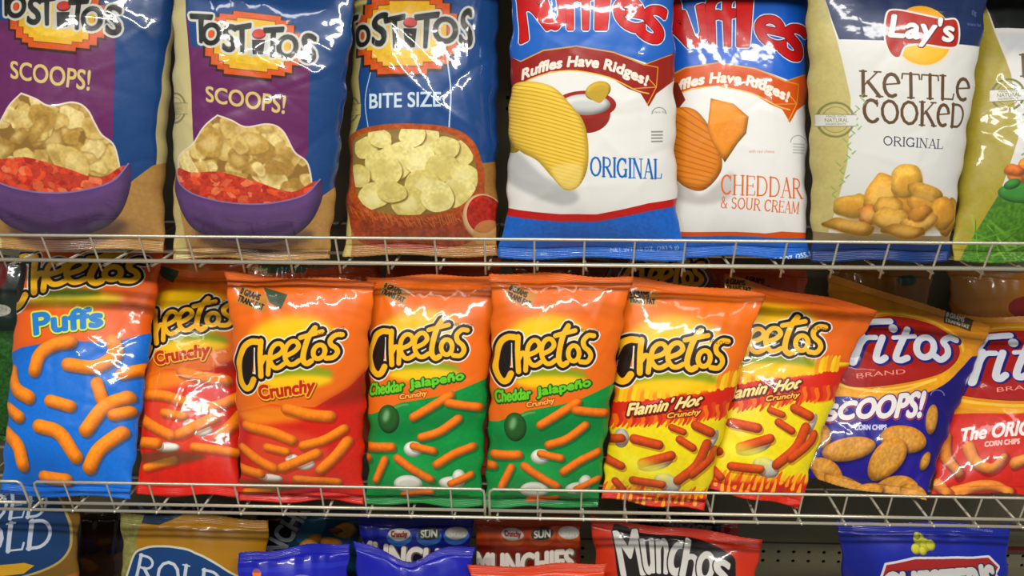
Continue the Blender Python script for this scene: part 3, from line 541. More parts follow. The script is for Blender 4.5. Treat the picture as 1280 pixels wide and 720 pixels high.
def fritos_o(A):
    A.P([(1150, 520), (1180, 528), (1260, 536), (1500, 520), (1500, 720), (1140, 720)], 'C83022', nz=.06)
    ov = [(1182, 480), (1190, 440), (1215, 424), (1270, 420), (1330, 430), (1360, 460), (1340, 500), (1280, 518), (1220, 512), (1190, 500)]
    A.layers([crom(ov, True)], None, [(16, 'E8A424'), (9, 'EFC050'), (5, 'DB8E1C')]); A.layers([crom(ov, True)], 'A42420', [(1, '7A1814')])
    A.G(FRI, FRI_W, [(1184, 420), (1352, 428), (1342, 496), (1180, 506)], 'D4D4DA', 9.5, [(1.8, '26267A', 2.4, 1.2)])
    A.T('BRAND', [(1238, 500), (1300, 496), (1300, 502), (1238, 506)], 'E09A88', bold=.1)
    A.T('The ORIGINAL', [(1197, 549), (1322, 542), (1320, 562), (1196, 564)], 'E6DCD8', bold=.9, slant=.15); A.T('CORN CHIPS', [(1224, 568), (1266, 567), (1266, 573), (1224, 574)], 'E8B8B0', bold=.4)
    for pts in [[(1205, 572), (1214, 590), (1234, 600), (1248, 588)], [(1178, 555), (1180, 580), (1196, 602)], [(1262, 596), (1280, 592), (1300, 600)], [(1190, 622), (1230, 618), (1262, 628)], [(1170, 612), (1184, 622)], [(1280, 570), (1310, 580)]]:
        A.S(np.array(pts)+[2, 3], 14, '6A140C', a=.5); A.S(pts, 14, 'D88A3C', 9, shade=4, nz=.1)
def rold(A, cx=0, cy=0):
    A.P([(140+cx, 560+cy), (360+cx, 560+cy), (360+cx, 655+cy), (300+cx, 640+cy), (240+cx, 640+cy), (200+cx, 655+cy), (140+cx, 650+cy)], '16344E')
    A.P([(120+cx, 560+cy), (182+cx, 640+cy), (174+cx, 665+cy), (168+cx, 900+cy), (120+cx, 900+cy)], '8E8A4C', nz=.2)
    A.layers([crom([(160+cx, 760+cy), (170+cx, 700+cy), (185+cx, 686+cy), (210+cx, 683+cy), (245+cx, 690+cy), (285+cx, 712+cy), (320+cx, 740+cy), (330+cx, 800+cy), (250+cx, 830+cy), (180+cx, 820+cy)], True)], '1C4474', [(2.6, 'C8C4B4')])
    A.Z('ROLD', [(176+cx, 692+cy), (285+cx, 716+cy), (285+cx, 746+cy), (170+cx, 724+cy)], 'C4C8D0', 4.4); A.Z('GOLD', [(172+cx, 732+cy), (300+cx, 756+cy), (300+cx, 796+cy), (168+cx, 770+cy)], 'C4C8D0', 5)
def rold_left(A):
    A.layers([crom([(-110, 640), (-60, 600), (0, 595), (60, 610), (86, 650), (88, 690), (60, 712), (-20, 730), (-90, 720)], True)], '1E4068', [(3, 'B09A60')])
    A.Z('ROLD', [(-40, 618), (62, 612), (62, 645), (-40, 651)], 'B8BCC8', 4.4); A.Z('GOLD', [(-52, 660), (72, 648), (72, 682), (-52, 694)], 'B8BCC8', 5.6)
    A.P([(-90, 712), (40, 702), (52, 706), (40, 716), (-90, 728)], 'C89A2A'); A.chips(20, (-60, 730, 90, 800), 16, ['7A4A1C', '9A5E24', '6A3E18'])
def rold_hidden(A):
    A.P([(150, 560), (330, 560), (330, 680), (150, 680)], '14262E'); A.Z('GOLD', [(168, 610), (296, 618), (296, 646), (168, 640)], '8A9098', 4.2)
def munchies(A, blue):
    cx = 0 if blue else 142
    for i, (x, t) in enumerate([(500, 'Crunchy'), (537, 'SUN'), (571, 'Sun')]):
        xx = x+cx+(0 if blue else -1); A.E(xx, 671, 16, 11, '3A74B8' if blue else 'B8561C'); A.E(xx, 667, 14, 8, 'B8B4AC' if i != 1 else '3A3A34'); A.T(t, q4(xx-10, 663, xx+10, 672), '8A2A20' if i == 0 else 'C8C8B8', bold=.5)
    A.P([(452+cx, 683), (592+cx, 688), (594+cx, 716), (452+cx, 716)], '14122A' if blue else '6A1C0C', soft=2)
    A.T('MUNCHIES', [(446+cx, 678), (586+cx, 690), (584+cx, 716), (446+cx, 704)] if blue else [(596, 694), (716, 688), (716, 716), (596, 722)], 'D6D0C4', bold=1.6, ol=[(1.2, '6A5A4A', 1, 1)])
def munchies_back(A):
    A.P([(330, 600), (460, 600), (460, 760), (300, 760)], '1A3C50'); A.P([(325, 640), (372, 620), (385, 640), (350, 700), (320, 700)], '101418', sm=True)
    A.T('MUNCHIES', [(312, 730), (375, 610), (396, 622), (336, 742)], '8E9298', bold=1.2); A.E(390, 665, 14, 24, '2A5A70', rot=40); A.chips(6, (385, 660, 440, 700), 12, ['8A5A1E', '6A2A18', 'A87A2C'])
def blue_front(A):
    A.E(323, 716, 6, 6, 'E87A2A'); A.E(380, 722, 12, 5, '7A7AA0'); A.P([(285, 712), (440, 700), (440, 706), (285, 718)], '3A46C8', a=.5)
def plainart(A): pass
def munchos(A):
    A.P([(766, 664), (780, 656), (800, 664), (860, 672), (905, 688), (918, 706), (900, 760), (790, 760)], '241E1C', sm=True)
    for ch, q in [('M', [(767, 664), (795, 660), (804, 714), (776, 716)]), ('u', [(800, 672), (815, 672), (816, 712), (805, 714)]), ('n', [(820, 672), (834, 673), (831, 713), (820, 712)]), ('c', [(838, 678), (858, 676), (846, 716), (832, 714)]),
                  ('h', [(858, 674), (876, 684), (868, 722), (848, 716)]), ('o', [(872, 690), (894, 690), (886, 726), (868, 722)]), ('s', [(893, 696), (912, 702), (905, 730), (886, 730)])]:
        A.T(ch, q, 'D2CEC6', bold=1.2, ol=[(1.2, '241E1C')])
    A.P([(780, 718), (900, 728), (895, 760), (790, 760)], '3A3A50')
def munchos_back(A):
    A.P([(800, 630), (905, 640), (900, 668), (800, 660)], '1C1818'); A.T('Munchos', [(815, 645), (892, 656), (886, 668), (812, 656)], '8A8680', bold=.8)
def chester(A):
    A.P([(1040, 640), (1080, 640), (1095, 720), (1080, 780), (1050, 780)], '151E70', soft=8, a=.6)
    for (x, y, r) in [(1147, 672, 7), (1154, 678, 7), (1160, 678, 6), (1142, 682, 6), (1150, 684, 5), (1145, 668, 4)]: A.E(x, y, r, r, 'B8B43A', shade=2)
    A.T('Reclosable', [(1208, 655), (1240, 659), (1240, 663), (1208, 659)], 'A0A0B0', bold=.2)
    bn = [(1104, 700), (1140, 693), (1232, 692), (1244, 704), (1238, 712), (1250, 728), (1240, 745), (1110, 745), (1092, 730)]
    A.layers([np.array(bn, float)], 'A02C28', [(2.6, 'CFCFD6')]); A.layers([np.array([(1108, 706), (1234, 704), (1240, 745), (1100, 745)], float)], '2A2F7C', [])
    A.T("CHESTER'S", [(1100, 708), (1236, 700), (1242, 742), (1096, 748)], 'C8C6C2', bold=2, ol=[(1.3, '20203A', .8, .8)])
def corner_back(A):
    A.P([(-60, 430), (60, 430), (60, 700), (-60, 700)], '2A5A20', nz=.4); A.E(6, 400, 14, 9, 'A8A89A', nz=.3); A.E(0, 350, 14, 20, '6A1A14', nz=.3)
def greenback(A): A.P([(300, 300), (420, 300), (380, 345), (330, 345)], '3A4A30', nz=.3)
def back_logo(A, x, y, s=1): cheetos_logo(A, [(x, y), (x+135*s, y-4), (x+135*s, y+66*s), (x, y+78*s)], 7)

# ------------------------------------------------------------------ bags
def film(name, img, base, rough=.24, gloss=.5):
    m = bpy.data.materials.new(name); m.use_nodes = True; n = m.node_tree.nodes; L = m.node_tree.links; b = n['Principled BSDF']
    t = n.new('ShaderNodeTexImage'); t.image = img; t.extension = 'EXTEND'; uvn = n.new('ShaderNodeUVMap'); uvn.uv_map = 'print'; L.new(uvn.outputs[0], t.inputs[0])
    L.new(t.outputs[0], b.inputs['Base Color']); b.inputs['Roughness'].default_value = rough
    b.inputs['Specular IOR Level'].default_value = .22; b.inputs['Coat Weight'].default_value = gloss; b.inputs['Coat Roughness'].default_value = .06
    g = n.new('ShaderNodeTexCoord'); nz = n.new('ShaderNodeTexNoise'); nz.inputs['Scale'].default_value = 22; nz.inputs['Detail'].default_value = 3; L.new(g.outputs['Object'], nz.inputs['Vector'])
    k = n.new('ShaderNodeBump'); k.inputs['Strength'].default_value = .22; k.inputs['Distance'].default_value = .004
    L.new(nz.outputs[0], k.inputs['Height']); L.new(k.outputs[0], b.inputs['Normal']); L.new(k.outputs[0], b.inputs['Coat Normal'])
    return m
def crinkle(X, Y, wd, ht, rng, amp):
    """X,Y metres on the sheet; sharp creases, seal pleats and broad dents"""
    d = np.zeros_like(X)
    for i in range(36):
        cx, cy = rng.uniform(.05, .95)*wd, rng.uniform(.03, .97)*ht
        near = min(cy, ht-cy) < .22*ht
        a = math.pi/2+rng.normal(0, .35) if near else rng.uniform(0, math.pi)
        if min(cx, wd-cx) < .2*wd and not near: a = rng.choice([.5, -.5, 1.1, -1.1])+rng.normal(0, .2)
        l = rng.uniform(.03, .085); w_ = rng.uniform(.003, .009); k = rng.uniform(.4, 1)*rng.choice([-1, 1, 1])*amp
        t = (X-cx)*math.cos(a)+(Y-cy)*math.sin(a); s = -(X-cx)*math.sin(a)+(Y-cy)*math.cos(a)+.12*t*t/l*rng.normal()
        d += k*.55*np.exp(-np.abs(s)/w_)*np.exp(-(t/l)**2)
    for f in range(4):
        a = rng.uniform(0, math.pi); fr = rng.uniform(5, 13); ph = rng.uniform(0, 6.3); ph2 = rng.uniform(0, 6.3)
        wv = np.sin(fr*(X*math.cos(a)+Y*math.sin(a))*2.2+ph+.9*np.sin(14*(Y*math.cos(a)-X*math.sin(a))+ph2)); d += amp*.30*(np.abs(wv)**.8-.6)
    for end in (0, 1):
        dist = (Y if end == 0 else ht-Y)/ht
        n = rng.randint(4, 7); ph = rng.uniform(0, 6.3); tri = np.abs(((X/wd*n+ph+.25*np.sin(X/wd*9+ph)+dist*rng.normal()*1.5) % 1)-.5)*2-.5
        d += 2.6*amp*tri*np.exp(-dist/.075)*np.clip(dist/.02, 0, 1)
    return d
BAGN = [0]
def bag(label, quad, draw, base, deck, depth=None, lean=.05, T=.034, ins=.03, flare=.09, seed=1, tf=None, group=None, name='chip_bag', rough=.32, amp=.0022, res=1., cat='chip bag', gloss=.4, sag=.0, stand=False):
    q = np.asarray(quad, float); rng = np.random.RandomState(seed+100)
    if depth is None:
        bm = q[3, 1] if q[3, 1] > q[2, 1] else q[2, 1]; Pm = at(*(q[3] if q[3, 1] > q[2, 1] else q[2]), 0); k = (deck+.006)/Pm[2]
        depth = min(max(.014, (1.35*k-1.35)), .2)
    Yb, Yt = depth, depth+lean
    for c in (2, 3):
        if stand or at(q[c, 0], q[c, 1], Yb)[2] < deck+.006:
            lo, hi = 250.0, 1400.0
            for _ in range(30):
                mid = (lo+hi)/2
                if at(q[c, 0], mid, Yb)[2] > deck+.006: lo = mid
                else: hi = mid
            q[c, 1] = lo
    A = Art(quad, ins, flare, base, seed, tf); draw(A)
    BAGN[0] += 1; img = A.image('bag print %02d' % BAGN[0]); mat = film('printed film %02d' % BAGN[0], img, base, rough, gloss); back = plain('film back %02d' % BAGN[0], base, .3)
    C4 = [at(*q[0], Yt), at(*q[1], Yt), at(*q[2], Yb), at(*q[3], Yb)]; C4 = np.array(C4)
    wd = (np.linalg.norm(C4[1]-C4[0])+np.linalg.norm(C4[2]-C4[3]))/2; ht = (np.linalg.norm(C4[3]-C4[0])+np.linalg.norm(C4[2]-C4[1]))/2
    nrm = np.cross((C4[1]-C4[0])+(C4[2]-C4[3]), (C4[0]-C4[3])+(C4[1]-C4[2])); nrm /= np.linalg.norm(nrm)
    org = (C4[2]+C4[3])/2
    SL = .034
    waveph = rng.uniform(0, 6.3, 4)
    def centre(u, t):   # mid sheet of the bag: outline, waist and the lazy wave of the seals
        i = inset_fn(t, ins, flare); s = .5+(u-.5)*(1-2*i)
        P = C4[0]*((1-s)*(1-t))[..., None]+C4[1]*(s*(1-t))[..., None]+C4[2]*(s*t)[..., None]+C4[3]*((1-s)*t)[..., None]
        e = np.abs(2*t-1)**5; wv = .0045*(np.sin(5.5*u+waveph[0]+3*(t > .5))+.5*np.sin(13*u+waveph[1]))*e
        up = (C4[0]-C4[3])/np.linalg.norm(C4[0]-C4[3])
        P = P+nrm*wv[..., None]+up*(.0022*np.sin(9*u+waveph[2])*e)[..., None]-up*(sag*np.exp(-((u-.45)/.22)**2)*(1-t)**6)[..., None]
        ed = (np.abs(2*u-1)**8)*.0016*(np.sin(31*t+waveph[3])+.6*np.sin(67*t+waveph[1]))
        return P+np.array([1, 0, 0])*(np.sign(u-.5)*ed)[..., None]
    nu, nv = int(74*res), int(112*res)
    a = np.linspace(0, math.pi, nu); uu = .5-.5*(.45*np.cos(a)+.55*(1-2*np.linspace(0, 1, nu)))
    tt = np.linspace(SL, 1-SL, nv); U, Tt = np.meshgrid(uu, tt)
    pr_u = np.clip(1-np.abs(2*U-1)**2.5, 0, 1)**.62
    tn = (Tt-SL)/(1-2*SL); dz = np.minimum(tn, 1-tn); pr_v = (1-np.exp(-(dz/.13)))*(.82+.3*tn)
    bulge = T*pr_u*pr_v
    cr = crinkle(U*wd, Tt*ht, wd, ht, rng, amp)*np.clip(pr_u*1.4, 0, 1)*np.clip(dz/.012, 0, 1)
    Cn = centre(U, Tt); thin = .0007
    front = Cn+nrm*(thin+np.maximum(bulge+cr, 0))[..., None]
    keep = slice(0, None, 2); Ub, Tb = U[:, keep], Tt[:, keep]
    backs = Cn-nrm*(thin+bulge*.4)[..., None]
    V = np.concatenate([front.reshape(-1, 3), backs.reshape(-1, 3)]); N = nu*nv
    I = np.arange(N).reshape(nv, nu)
    Ff = np.stack([I[:-1, :-1], I[1:, :-1], I[1:, 1:], I[:-1, 1:]], -1).reshape(-1, 4); Fb = N+Ff[:, ::-1]
    rim = []
    for arr in (I[:, 0], I[::-1, -1]): rim.append(np.stack([arr[:-1], N+arr[:-1], N+arr[1:], arr[1:]], 1))
    for arr in (I[0, ::-1], I[-1, :]): rim.append(np.stack([arr[:-1], N+arr[:-1], N+arr[1:], arr[1:]], 1))
    rim = np.vstack(rim); Fa = np.vstack([Ff, Fb, rim]); fm = np.zeros(len(Fa), int); fm[len(Ff):len(Ff)+len(Fb)] = 1
    UV = np.stack([np.concatenate([U.ravel(), U.ravel()]), 1-np.concatenate([Tt.ravel(), Tt.ravel()])], 1)
    root = empty(name, org, label, cat, group)
    mesh_obj('body', V-org, Fa, mat, root, UV, mats=[mat, back], fm=fm)
    for (t0, t1, nm, z) in ((0, SL+.001, 'top_seal', 1), (1-SL-.001, 1, 'bottom_seal', -1)):
        nu2, nv2 = 56, 26; U2, T2 = np.meshgrid(np.linspace(0, 1, nu2), np.linspace(t0, t1, nv2))
        rib = .00045*np.sin((T2-t0)/(t1-t0)*math.pi*12); Cc = centre(U2, T2)
        edge = (np.arange(nu2) % 2)*.0009*(1 if z > 0 else -1)
        f2 = Cc+nrm*(.0009+rib)[..., None]; b2 = Cc-nrm*(.0009-rib)[..., None]
        r = 0 if z > 0 else -1; f2[r, :, 2] += edge; b2[r, :, 2] += edge
        V2 = np.concatenate([f2.reshape(-1, 3), b2.reshape(-1, 3)]); n2 = nu2*nv2; I2 = np.arange(n2).reshape(nv2, nu2)
        A2 = np.stack([I2[:-1, :-1], I2[1:, :-1], I2[1:, 1:], I2[:-1, 1:]], -1).reshape(-1, 4); rr = [np.stack([x[:-1], n2+x[:-1], n2+x[1:], x[1:]], 1) for x in (I2[:, 0], I2[::-1, -1], I2[0, ::-1], I2[-1, :])]
        UV2 = np.stack([np.tile(U2.ravel(), 2), 1-np.tile(T2.ravel(), 2)], 1)
        mesh_obj(nm, V2-org, np.vstack([A2, n2+A2[:, ::-1]]+rr), mat, root, UV2)
    return root

# ------------------------------------------------------------------ setting: back panel, floor
peg = plain('pegboard paint', '68634A', .55, 0, .15, 300, .12); dark = plain('panel hole shade', '0C0B09', .9)
def pegboard():
    V = []; Fc = []; pitch = .0285; x0, x1 = -1.25, 1.25; r = .0036
    zh = []
    for base in (at(900, 693, YBACK)[2], at(900, 410, YBACK)[2], at(900, 130, YBACK)[2]): zh += [base+.0095, base-.0095]
    zh = sorted(zh); n = int((x1-x0)/pitch); zc = [-1.5]
    for z in zh: zc += [z-.0085, z+.0085]
    zc.append(.55)
    def vert(x, z): V.append((x, YBACK, z)); return len(V)-1
    for k in range(len(zc)-1):
        za, zb = zc[k], zc[k+1]
        if k % 2 == 0:
            Fc.append([vert(x0, za), vert(x0+n*pitch, za), vert(x0+n*pitch, zb), vert(x0, zb)]); continue
        for i in range(n):
            xa = x0+i*pitch; xb = xa+pitch; cx, cz = (xa+xb)/2, (za+zb)/2
            o = [vert(x, z) for x, z in ((xa, za), (cx, za), (xb, za), (xb, cz), (xb, zb), (cx, zb), (xa, zb), (xa, cz))]
            h = [vert(cx+r*math.cos(a), cz+r*math.sin(a)) for a in [math.radians(d) for d in (225, 270, 315, 0, 45, 90, 135, 180)]]
            for j in range(8): Fc.append([o[j], o[(j+1) % 8], h[(j+1) % 8], h[j]])
    o = mesh_obj('wall_back', V, Fc, peg, smooth=False); o['kind'] = 'structure'
    sd = o.modifiers.new('t', 'SOLIDIFY'); sd.thickness = .003; sd.offset = 1
    b = mesh_obj('wall_hole_dark', [(x0, YBACK+.012, -1.5), (x1, YBACK+.012, -1.5), (x1, YBACK+.012, .55), (x0, YBACK+.012, .55)], [[0, 1, 2, 3]], dark); b['kind'] = 'structure'; b.name = 'wall_hole_shade'  # near-black sheet behind the panel, stands in for the shade inside its holes
    zz = at(900, 676, YBACK)[2]; t = mesh_obj('trim_1', *box(x0, x1, YBACK-.004, YBACK-.0002, zz-.0012, zz+.0012), plain('panel joint', '2C281C', .7), smooth=False); t['kind'] = 'structure'
    for i, py in enumerate((660, 689)):
        p = at(1272, py, YBACK-.02); t = mesh_obj('trim_%d' % (i+2), *box(p[0]-.03, 1.2, p[1], p[1]+.012, p[2]-.0015, p[2]+.0015), plain('dark red strip %d' % i, '5E1812', .5), smooth=False); t['kind'] = 'structure'
def box(x0, x1, y0, y1, z0, z1):
    V = [(x, y, z) for z in (z0, z1) for y in (y0, y1) for x in (x0, x1)]
    return V, [[0, 2, 3, 1], [4, 5, 7, 6], [0, 1, 5, 4], [2, 6, 7, 3], [0, 4, 6, 2], [1, 3, 7, 5]]
pegboard()
f = mesh_obj('floor', *box(-3, 3, -4, 1, -1.52, -1.5), plain('vinyl floor tile', 'A8A49A', .3, 0, .05, 8, .08), smooth=False); f['kind'] = 'structure'

# ------------------------------------------------------------------ wire shelves and fences
chrome = plain('zinc plated wire', 'C6C0AA', .3, .55, .1, 400, .12)
def share(o, parent, loc): c = o.copy(); sc.collection.objects.link(c); c.parent = parent; c.location = loc; return c
def wire_shelf(z, x0, x1, xs, label, yfront=-.004, FR=-.001):
    root = empty('wire_shelf', ((x0+x1)/2, .16, z), label, 'shelf', 'wire shelves of the snack rack'); ox = (x0+x1)/2
    R = .0019
    mesh_obj('front_rod', *rod([(x0-ox, yfront-.16, FR), (x1-ox, yfront-.16, FR)], .0024), chrome, root)
    first = mesh_obj('cross_rod', *rod([(x0-ox, 0, -.0062), (x1-ox, 0, -.0062)], .0026), chrome, root)
    first.location = (0, -.04, 0)
    for y in (.07, .19): share(first, root, (0, y, 0))
    fw = None
    for x in xs:
        if fw is None: fw = mesh_obj('deck_wire', *rod([(0, yfront-.163, -.0016), (0, YBACK-.165, -.0016)], R), chrome, root); fw.location = (x-ox, 0, 0)
        else: share(fw, root, (x-ox, 0, 0))
    return root
def fence(pt_px, pb_px, xa, xb, xs, label, lean=.018, top_end=(0, 0), yb=.0):
    """leaning wire fence; rails at the heights seen at x=640, xa..xb in metres"""
    zt = at(640, pt_px, yb-lean)[2]; zb = at(640, pb_px, yb)[2]; ox = (xa+xb)/2; zd = zb-.012
    root = empty('wire_fence', (ox, yb, zd), label, 'fence', 'wire fences along the shelf fronts')
    yt = -lean; a, b = xa-ox, xb-ox; ht = zt-zd; hb = zb-zd; k = lean/(zt-zb)
    P = [(a, (a*0)+k*.006, 0-.004), (a, -0., hb)] if top_end[0] else []
    def bend(x, s): return [(x, k*.010, -.006), (x, 0, hb), (x, yt*.72, hb+(ht-hb)*.72), (x+s*.0015, yt*.92, hb+(ht-hb)*.92), (x+s*.006, yt, ht)]
    path = (bend(a, 1) if top_end[0] else [(a, yt, ht)])+(bend(b, -1)[::-1] if top_end[1] else [(b, yt, ht)])
    # sample the long straight run so that bends stay local
    pts = []
    for i in range(len(path)-1):
        p, q = np.array(path[i]), np.array(path[i+1]); n = 6 if np.linalg.norm(q-p) > .05 else 1
        for j in range(n): pts.append(p+(q-p)*j/n)
    pts.append(np.array(path[-1])); mesh_obj('top_rail', *rod(pts, .0021), chrome, root)
    mesh_obj('bottom_rail', *rod([(a+.001, -.0035, hb), (b-.001, -.0035, hb)], .0025), chrome, root)
    first = None
    for x in xs:
        if x < xa+.012 or x > xb-.012: continue
        if first is None:
            first = mesh_obj('upright_wire', *rod([(0, k*(hb+.004), -.005), (0, 0, hb), (0, yt, ht-.0002), (0, yt, ht+.0016)], .0015), chrome, root); first.location = (x-ox, .0, 0)
        else: share(first, root, (x-ox, 0, 0))
    return root
def xs_from(pa, pb, n, py):
    a = at(pa, py, 0)[0]; b = at(pb, py, 0)[0]; s = (b-a)/n; return [a+s*i for i in range(-6, n+7)]
XT = xs_from(5, 1230, 20, 330); XM = xs_from(89, 1277, 22, 630)
wire_shelf(ZT, -1.1, 1.1, [x+.004 for x in XT], 'upper wire shelf carrying the large tortilla and potato chip bags', yfront=.0105, FR=.0055)
wire_shelf(ZM, -1.1, 1.1, [x+.004 for x in XM], 'middle wire shelf under the row of cheese snack bags')
wire_shelf(ZB, -1.1, 1.1, XM, 'lowest wire shelf, at the foot of the pretzel and snack mix bags')
fence(299, 330, -.9, .95, XT, 'long silver wire fence in front of the upper row of bags', top_end=(1, 1))
xl = at(34, 612, 0)[0]; x2 = at(49, 612, 0)[0]; x3 = at(606, 612, 0)[0]; x4 = at(612, 612, 0)[0]
fence(612, 637, -.95, xl, XM, 'short piece of silver wire fence at the left edge of the middle shelf', .014, top_end=(0, 1))
fence(612, 637, x2, x3, XM, 'silver wire fence in front of the blue puffs bag and the red crunchy bags', .014, top_end=(1, 1))
fence(612, 637, x4, .95, XM, 'silver wire fence in front of the yellow flame bags and corn chip bags', .014, top_end=(1, 1))

zq = at(640, -105, 0)[2]  # unseen shelf, added above the frame to shade the upper row
up = empty('shading_shelf', (0, .18, zq), 'unseen grey metal shelf added above the tortilla chip bags to shade them', 'shelf')
mesh_obj('shelf_board', *box(-1.2, 1.2, -.19, .18, 0, .006), plain('grey painted steel', '8C8A84', .5), up, smooth=False)
mesh_obj('front_lip', *box(-1.2, 1.2, -.195, -.19, -.022, .012), plain('grey painted lip', '8C8A84', .5), up, smooth=False)

# ------------------------------------------------------------------ upper shelf, left to right
def shift(dx, dy, k=0, ky=0): return lambda P: P+np.stack([dx+k*(P[:, 1]-60), dy+ky*np.clip(P[:, 1]-100, 0, 400)], 1)
GT, GM, GB = 'large chip bags on the upper shelf', 'snack bags on the middle shelf', 'snack bags on the lowest shelf'
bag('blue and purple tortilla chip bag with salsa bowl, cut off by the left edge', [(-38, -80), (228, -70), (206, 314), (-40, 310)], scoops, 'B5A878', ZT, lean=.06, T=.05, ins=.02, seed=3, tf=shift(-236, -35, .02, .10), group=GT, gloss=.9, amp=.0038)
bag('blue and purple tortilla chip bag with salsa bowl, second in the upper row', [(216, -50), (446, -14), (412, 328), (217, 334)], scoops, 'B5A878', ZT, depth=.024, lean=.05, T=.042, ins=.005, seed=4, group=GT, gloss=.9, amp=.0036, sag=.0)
bag('blue tortilla chip bag with a basket of round chips and BITE SIZE printed on it', [(444, -70), (626, -64), (622, 324), (430, 326)], bitesize, 'B0A468', ZT, depth=.055, lean=.09, T=.045, ins=.012, seed=9, group=GT, gloss=.9, amp=.0038)
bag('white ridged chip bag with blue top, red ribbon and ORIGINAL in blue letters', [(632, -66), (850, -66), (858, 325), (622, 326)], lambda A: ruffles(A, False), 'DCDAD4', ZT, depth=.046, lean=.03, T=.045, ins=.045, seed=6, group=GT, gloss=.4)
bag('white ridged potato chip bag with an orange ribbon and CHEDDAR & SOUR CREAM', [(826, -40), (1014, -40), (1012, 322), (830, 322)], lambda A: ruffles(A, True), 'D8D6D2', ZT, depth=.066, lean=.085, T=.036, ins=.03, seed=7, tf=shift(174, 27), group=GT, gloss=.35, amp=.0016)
bag('white kettle cooked potato chip bag with navy top and pale green left side', [(1004, -56), (1242, -40), (1186, 326), (1014, 326)], lays, 'CFCDC8', ZT, depth=.046, lean=.045, T=.045, ins=.012, seed=8, group=GT, rough=.34, gloss=.25, amp=.0018)
bag('olive green kettle chip bag with jalapeno picture, at the right edge', [(1218, -30), (1440, -20), (1400, 330), (1188, 326)], laysj, 'C6C4C0', ZT, depth=.046, lean=.12, T=.04, ins=.012, seed=11, group=GT, rough=.34, gloss=.25)

# ------------------------------------------------------------------ middle shelf, left to right
bag('tilted cheese puffs bag, orange above and blue below, leftmost on the middle shelf', [(26, 300), (206, 306), (164, 632), (0, 618)], puffs, 'E0661C', ZM, depth=.026, lean=.185, T=.036, ins=.012, seed=21, group=GM)
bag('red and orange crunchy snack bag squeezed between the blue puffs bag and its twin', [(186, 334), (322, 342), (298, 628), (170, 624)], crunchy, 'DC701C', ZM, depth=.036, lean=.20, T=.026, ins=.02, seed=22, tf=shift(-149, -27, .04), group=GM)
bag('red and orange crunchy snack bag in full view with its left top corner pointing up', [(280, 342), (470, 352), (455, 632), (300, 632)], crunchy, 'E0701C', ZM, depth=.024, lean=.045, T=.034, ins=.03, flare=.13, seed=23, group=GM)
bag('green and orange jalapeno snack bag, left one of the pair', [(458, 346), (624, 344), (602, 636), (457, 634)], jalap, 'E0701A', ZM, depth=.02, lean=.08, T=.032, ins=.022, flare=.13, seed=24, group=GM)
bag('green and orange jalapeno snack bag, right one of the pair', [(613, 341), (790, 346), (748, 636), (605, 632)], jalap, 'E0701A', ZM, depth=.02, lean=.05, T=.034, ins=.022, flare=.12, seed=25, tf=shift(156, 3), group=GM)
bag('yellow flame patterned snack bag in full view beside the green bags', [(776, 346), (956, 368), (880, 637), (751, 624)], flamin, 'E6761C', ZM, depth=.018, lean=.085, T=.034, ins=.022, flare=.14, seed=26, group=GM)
bag('yellow flame patterned snack bag leaning behind its twin and before the corn chips', [(904, 344), (1096, 388), (1000, 637), (885, 612)], flamin, 'DC6C1C', ZM, depth=.03, lean=.135, T=.024, ins=.06, flare=.16, seed=27, tf=shift(121, -14), group=GM)
bag('corn chip bag with red oval and purple-blue lower half reading SCOOPS!', [(1036, 344), (1240, 408), (1156, 638), (1006, 598)], fritos_s, 'D8921E', ZM, depth=.062, lean=.19, T=.026, ins=.02, seed=28, group=GM)
bag('corn chip bag with yellow top and red lower half, cut off by the right edge', [(1196, 392), (1400, 404), (1370, 640), (1162, 622)], fritos_o, 'DC961E', ZM, depth=.085, lean=.208, T=.026, ins=.02, seed=29, group=GM)
# second row behind
GR = 'bags of the second row behind the middle shelf front row'
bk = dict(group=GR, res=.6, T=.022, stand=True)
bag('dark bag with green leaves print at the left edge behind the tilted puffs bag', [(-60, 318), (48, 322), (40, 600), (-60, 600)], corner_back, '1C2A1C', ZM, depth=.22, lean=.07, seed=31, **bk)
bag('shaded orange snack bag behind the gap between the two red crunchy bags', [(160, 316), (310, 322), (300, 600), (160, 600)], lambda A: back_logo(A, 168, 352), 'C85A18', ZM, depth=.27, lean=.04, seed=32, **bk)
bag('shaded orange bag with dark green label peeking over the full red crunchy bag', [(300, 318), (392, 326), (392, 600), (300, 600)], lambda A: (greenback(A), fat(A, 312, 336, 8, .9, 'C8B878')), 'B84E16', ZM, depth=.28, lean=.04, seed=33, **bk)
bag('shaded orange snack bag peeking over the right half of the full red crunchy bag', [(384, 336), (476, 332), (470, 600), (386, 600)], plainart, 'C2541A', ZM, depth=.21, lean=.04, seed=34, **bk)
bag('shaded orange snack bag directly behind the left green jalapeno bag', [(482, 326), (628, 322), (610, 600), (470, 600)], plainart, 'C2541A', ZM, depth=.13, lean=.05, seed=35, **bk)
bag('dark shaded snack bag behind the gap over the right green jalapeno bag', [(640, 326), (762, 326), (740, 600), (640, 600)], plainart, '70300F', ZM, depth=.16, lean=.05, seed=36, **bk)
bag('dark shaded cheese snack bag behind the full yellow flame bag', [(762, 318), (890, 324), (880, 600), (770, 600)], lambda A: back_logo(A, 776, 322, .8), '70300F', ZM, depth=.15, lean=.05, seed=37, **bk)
bag('shaded orange snack bag peeking between the two yellow flame bags', [(888, 328), (1010, 338), (1000, 600), (890, 600)], lambda A: fat(A, 932, 345, 12, .9), 'C2541A', ZM, depth=.21, lean=.04, seed=38, **bk)
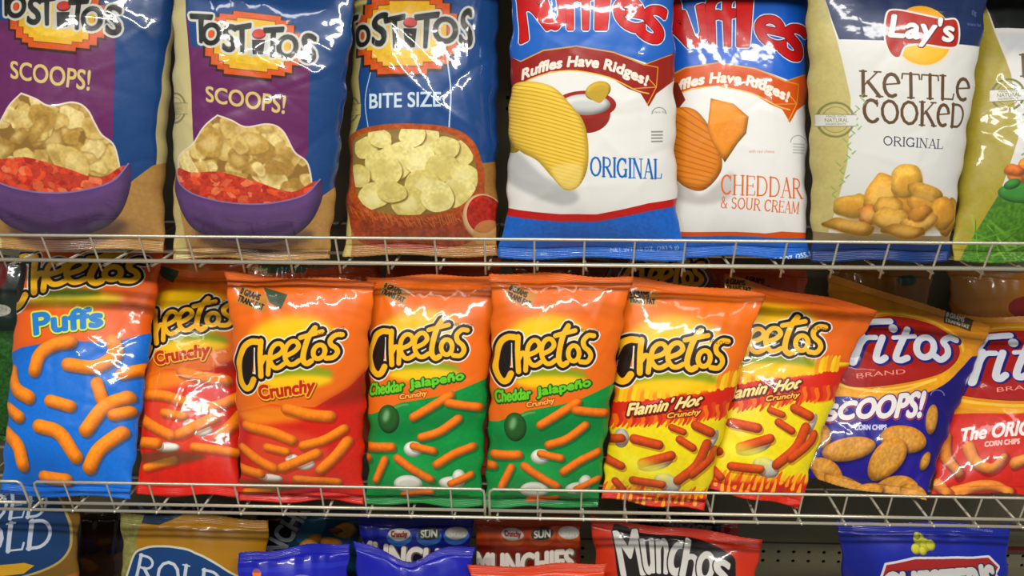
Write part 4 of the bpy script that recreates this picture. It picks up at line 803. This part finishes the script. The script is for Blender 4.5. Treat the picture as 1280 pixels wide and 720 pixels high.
bag('shaded yellow corn chip bag peeking behind the purple-blue corn chip bag', [(1040, 330), (1165, 340), (1160, 600), (1040, 600)], lambda A: A.E(1132, 352, 12, 8, '3A4A3A', nz=.3), '8A5A16', ZM, depth=.275, lean=.03, seed=39, **bk)
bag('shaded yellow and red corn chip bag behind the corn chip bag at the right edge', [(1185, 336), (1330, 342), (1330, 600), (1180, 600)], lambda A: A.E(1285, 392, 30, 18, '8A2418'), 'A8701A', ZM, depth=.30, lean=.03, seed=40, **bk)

# ------------------------------------------------------------------ lowest shelf, only its tops are in the picture
b2 = dict(group=GB, res=.8, stand=True)
bag('pretzel bag with a navy oval label, cut off by the left edge', [(-110, 618), (100, 616), (98, 985), (-110, 985)], rold_left, '7A5A20', ZB, depth=.06, lean=.05, T=.035, ins=.01, seed=51, name='pretzel_bag', **b2)
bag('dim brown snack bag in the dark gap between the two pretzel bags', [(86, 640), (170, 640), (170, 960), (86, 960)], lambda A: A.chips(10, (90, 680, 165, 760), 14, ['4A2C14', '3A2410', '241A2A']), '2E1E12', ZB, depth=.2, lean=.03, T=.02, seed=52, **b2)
bag('golden pretzel bag with a blue oval label and an olive left side', [(152, 640), (335, 650), (340, 985), (150, 985)], rold, 'A67818', ZB, depth=.06, lean=.06, T=.03, ins=.01, seed=53, name='pretzel_bag', **b2)
bag('dark teal pretzel bag top showing big grey letters just under the wire fence', [(160, 628), (300, 632), (300, 960), (160, 960)], rold_hidden, '1A2E34', ZB, depth=.12, lean=.05, T=.02, seed=54, name='pretzel_bag', **b2)
bag('dark snack mix bag lying askew with sideways grey letters', [(318, 640), (452, 636), (450, 960), (310, 960)], munchies_back, '16242C', ZB, depth=.19, lean=.03, T=.02, seed=55, **b2)
bag('glossy royal blue bag top in front of the dark sideways snack mix bag', [(300, 692), (437, 678), (438, 1010), (262, 1010)], blue_front, '2226A8', ZB, depth=.018, lean=.05, T=.034, ins=.01, seed=56, **b2)
bag('blue snack mix bag with white block letters and three small emblems', [(448, 647), (592, 647), (590, 985), (448, 985)], lambda A: munchies(A, True), '1C2488', ZB, depth=.085, lean=.06, T=.028, seed=57, **b2)
bag('plain royal blue bag top with a sagging upper edge before the blue snack mix bag', [(442, 674), (594, 684), (584, 1005), (448, 1005)], plainart, '2226A8', ZB, depth=.018, lean=.055, T=.026, sag=.034, seed=58, **b2)
bag('orange-red snack mix bag with white block letters and three small emblems', [(592, 646), (728, 646), (728, 985), (595, 985)], lambda A: munchies(A, False), 'A8400F', ZB, depth=.085, lean=.06, T=.028, seed=59, **b2)
bag('plain bright orange bag top at the bottom edge before the orange-red snack mix bag', [(586, 708), (758, 704), (755, 1010), (594, 1010)], plainart, 'D84A18', ZB, depth=.016, lean=.04, T=.030, seed=60, **b2)
bag('red potato crisp bag with large white slanting letters on black', [(738, 645), (952, 674), (905, 1000), (775, 990)], munchos, 'C83A1C', ZB, depth=.03, lean=.10, T=.034, ins=.0, seed=61, **b2)
bag('dark red crisp bag top peeking over the red potato crisp bag', [(795, 634), (925, 650), (905, 960), (795, 960)], munchos_back, '7A1A14', ZB, depth=.20, lean=.05, T=.02, seed=62, **b2)
bag('royal blue popcorn bag with a red and white lettered banner at the lower right', [(1046, 652), (1264, 654), (1250, 1000), (1070, 1000)], chester, '1E2C96', ZB, depth=.03, lean=.05, T=.036, ins=.015, seed=63, **b2)
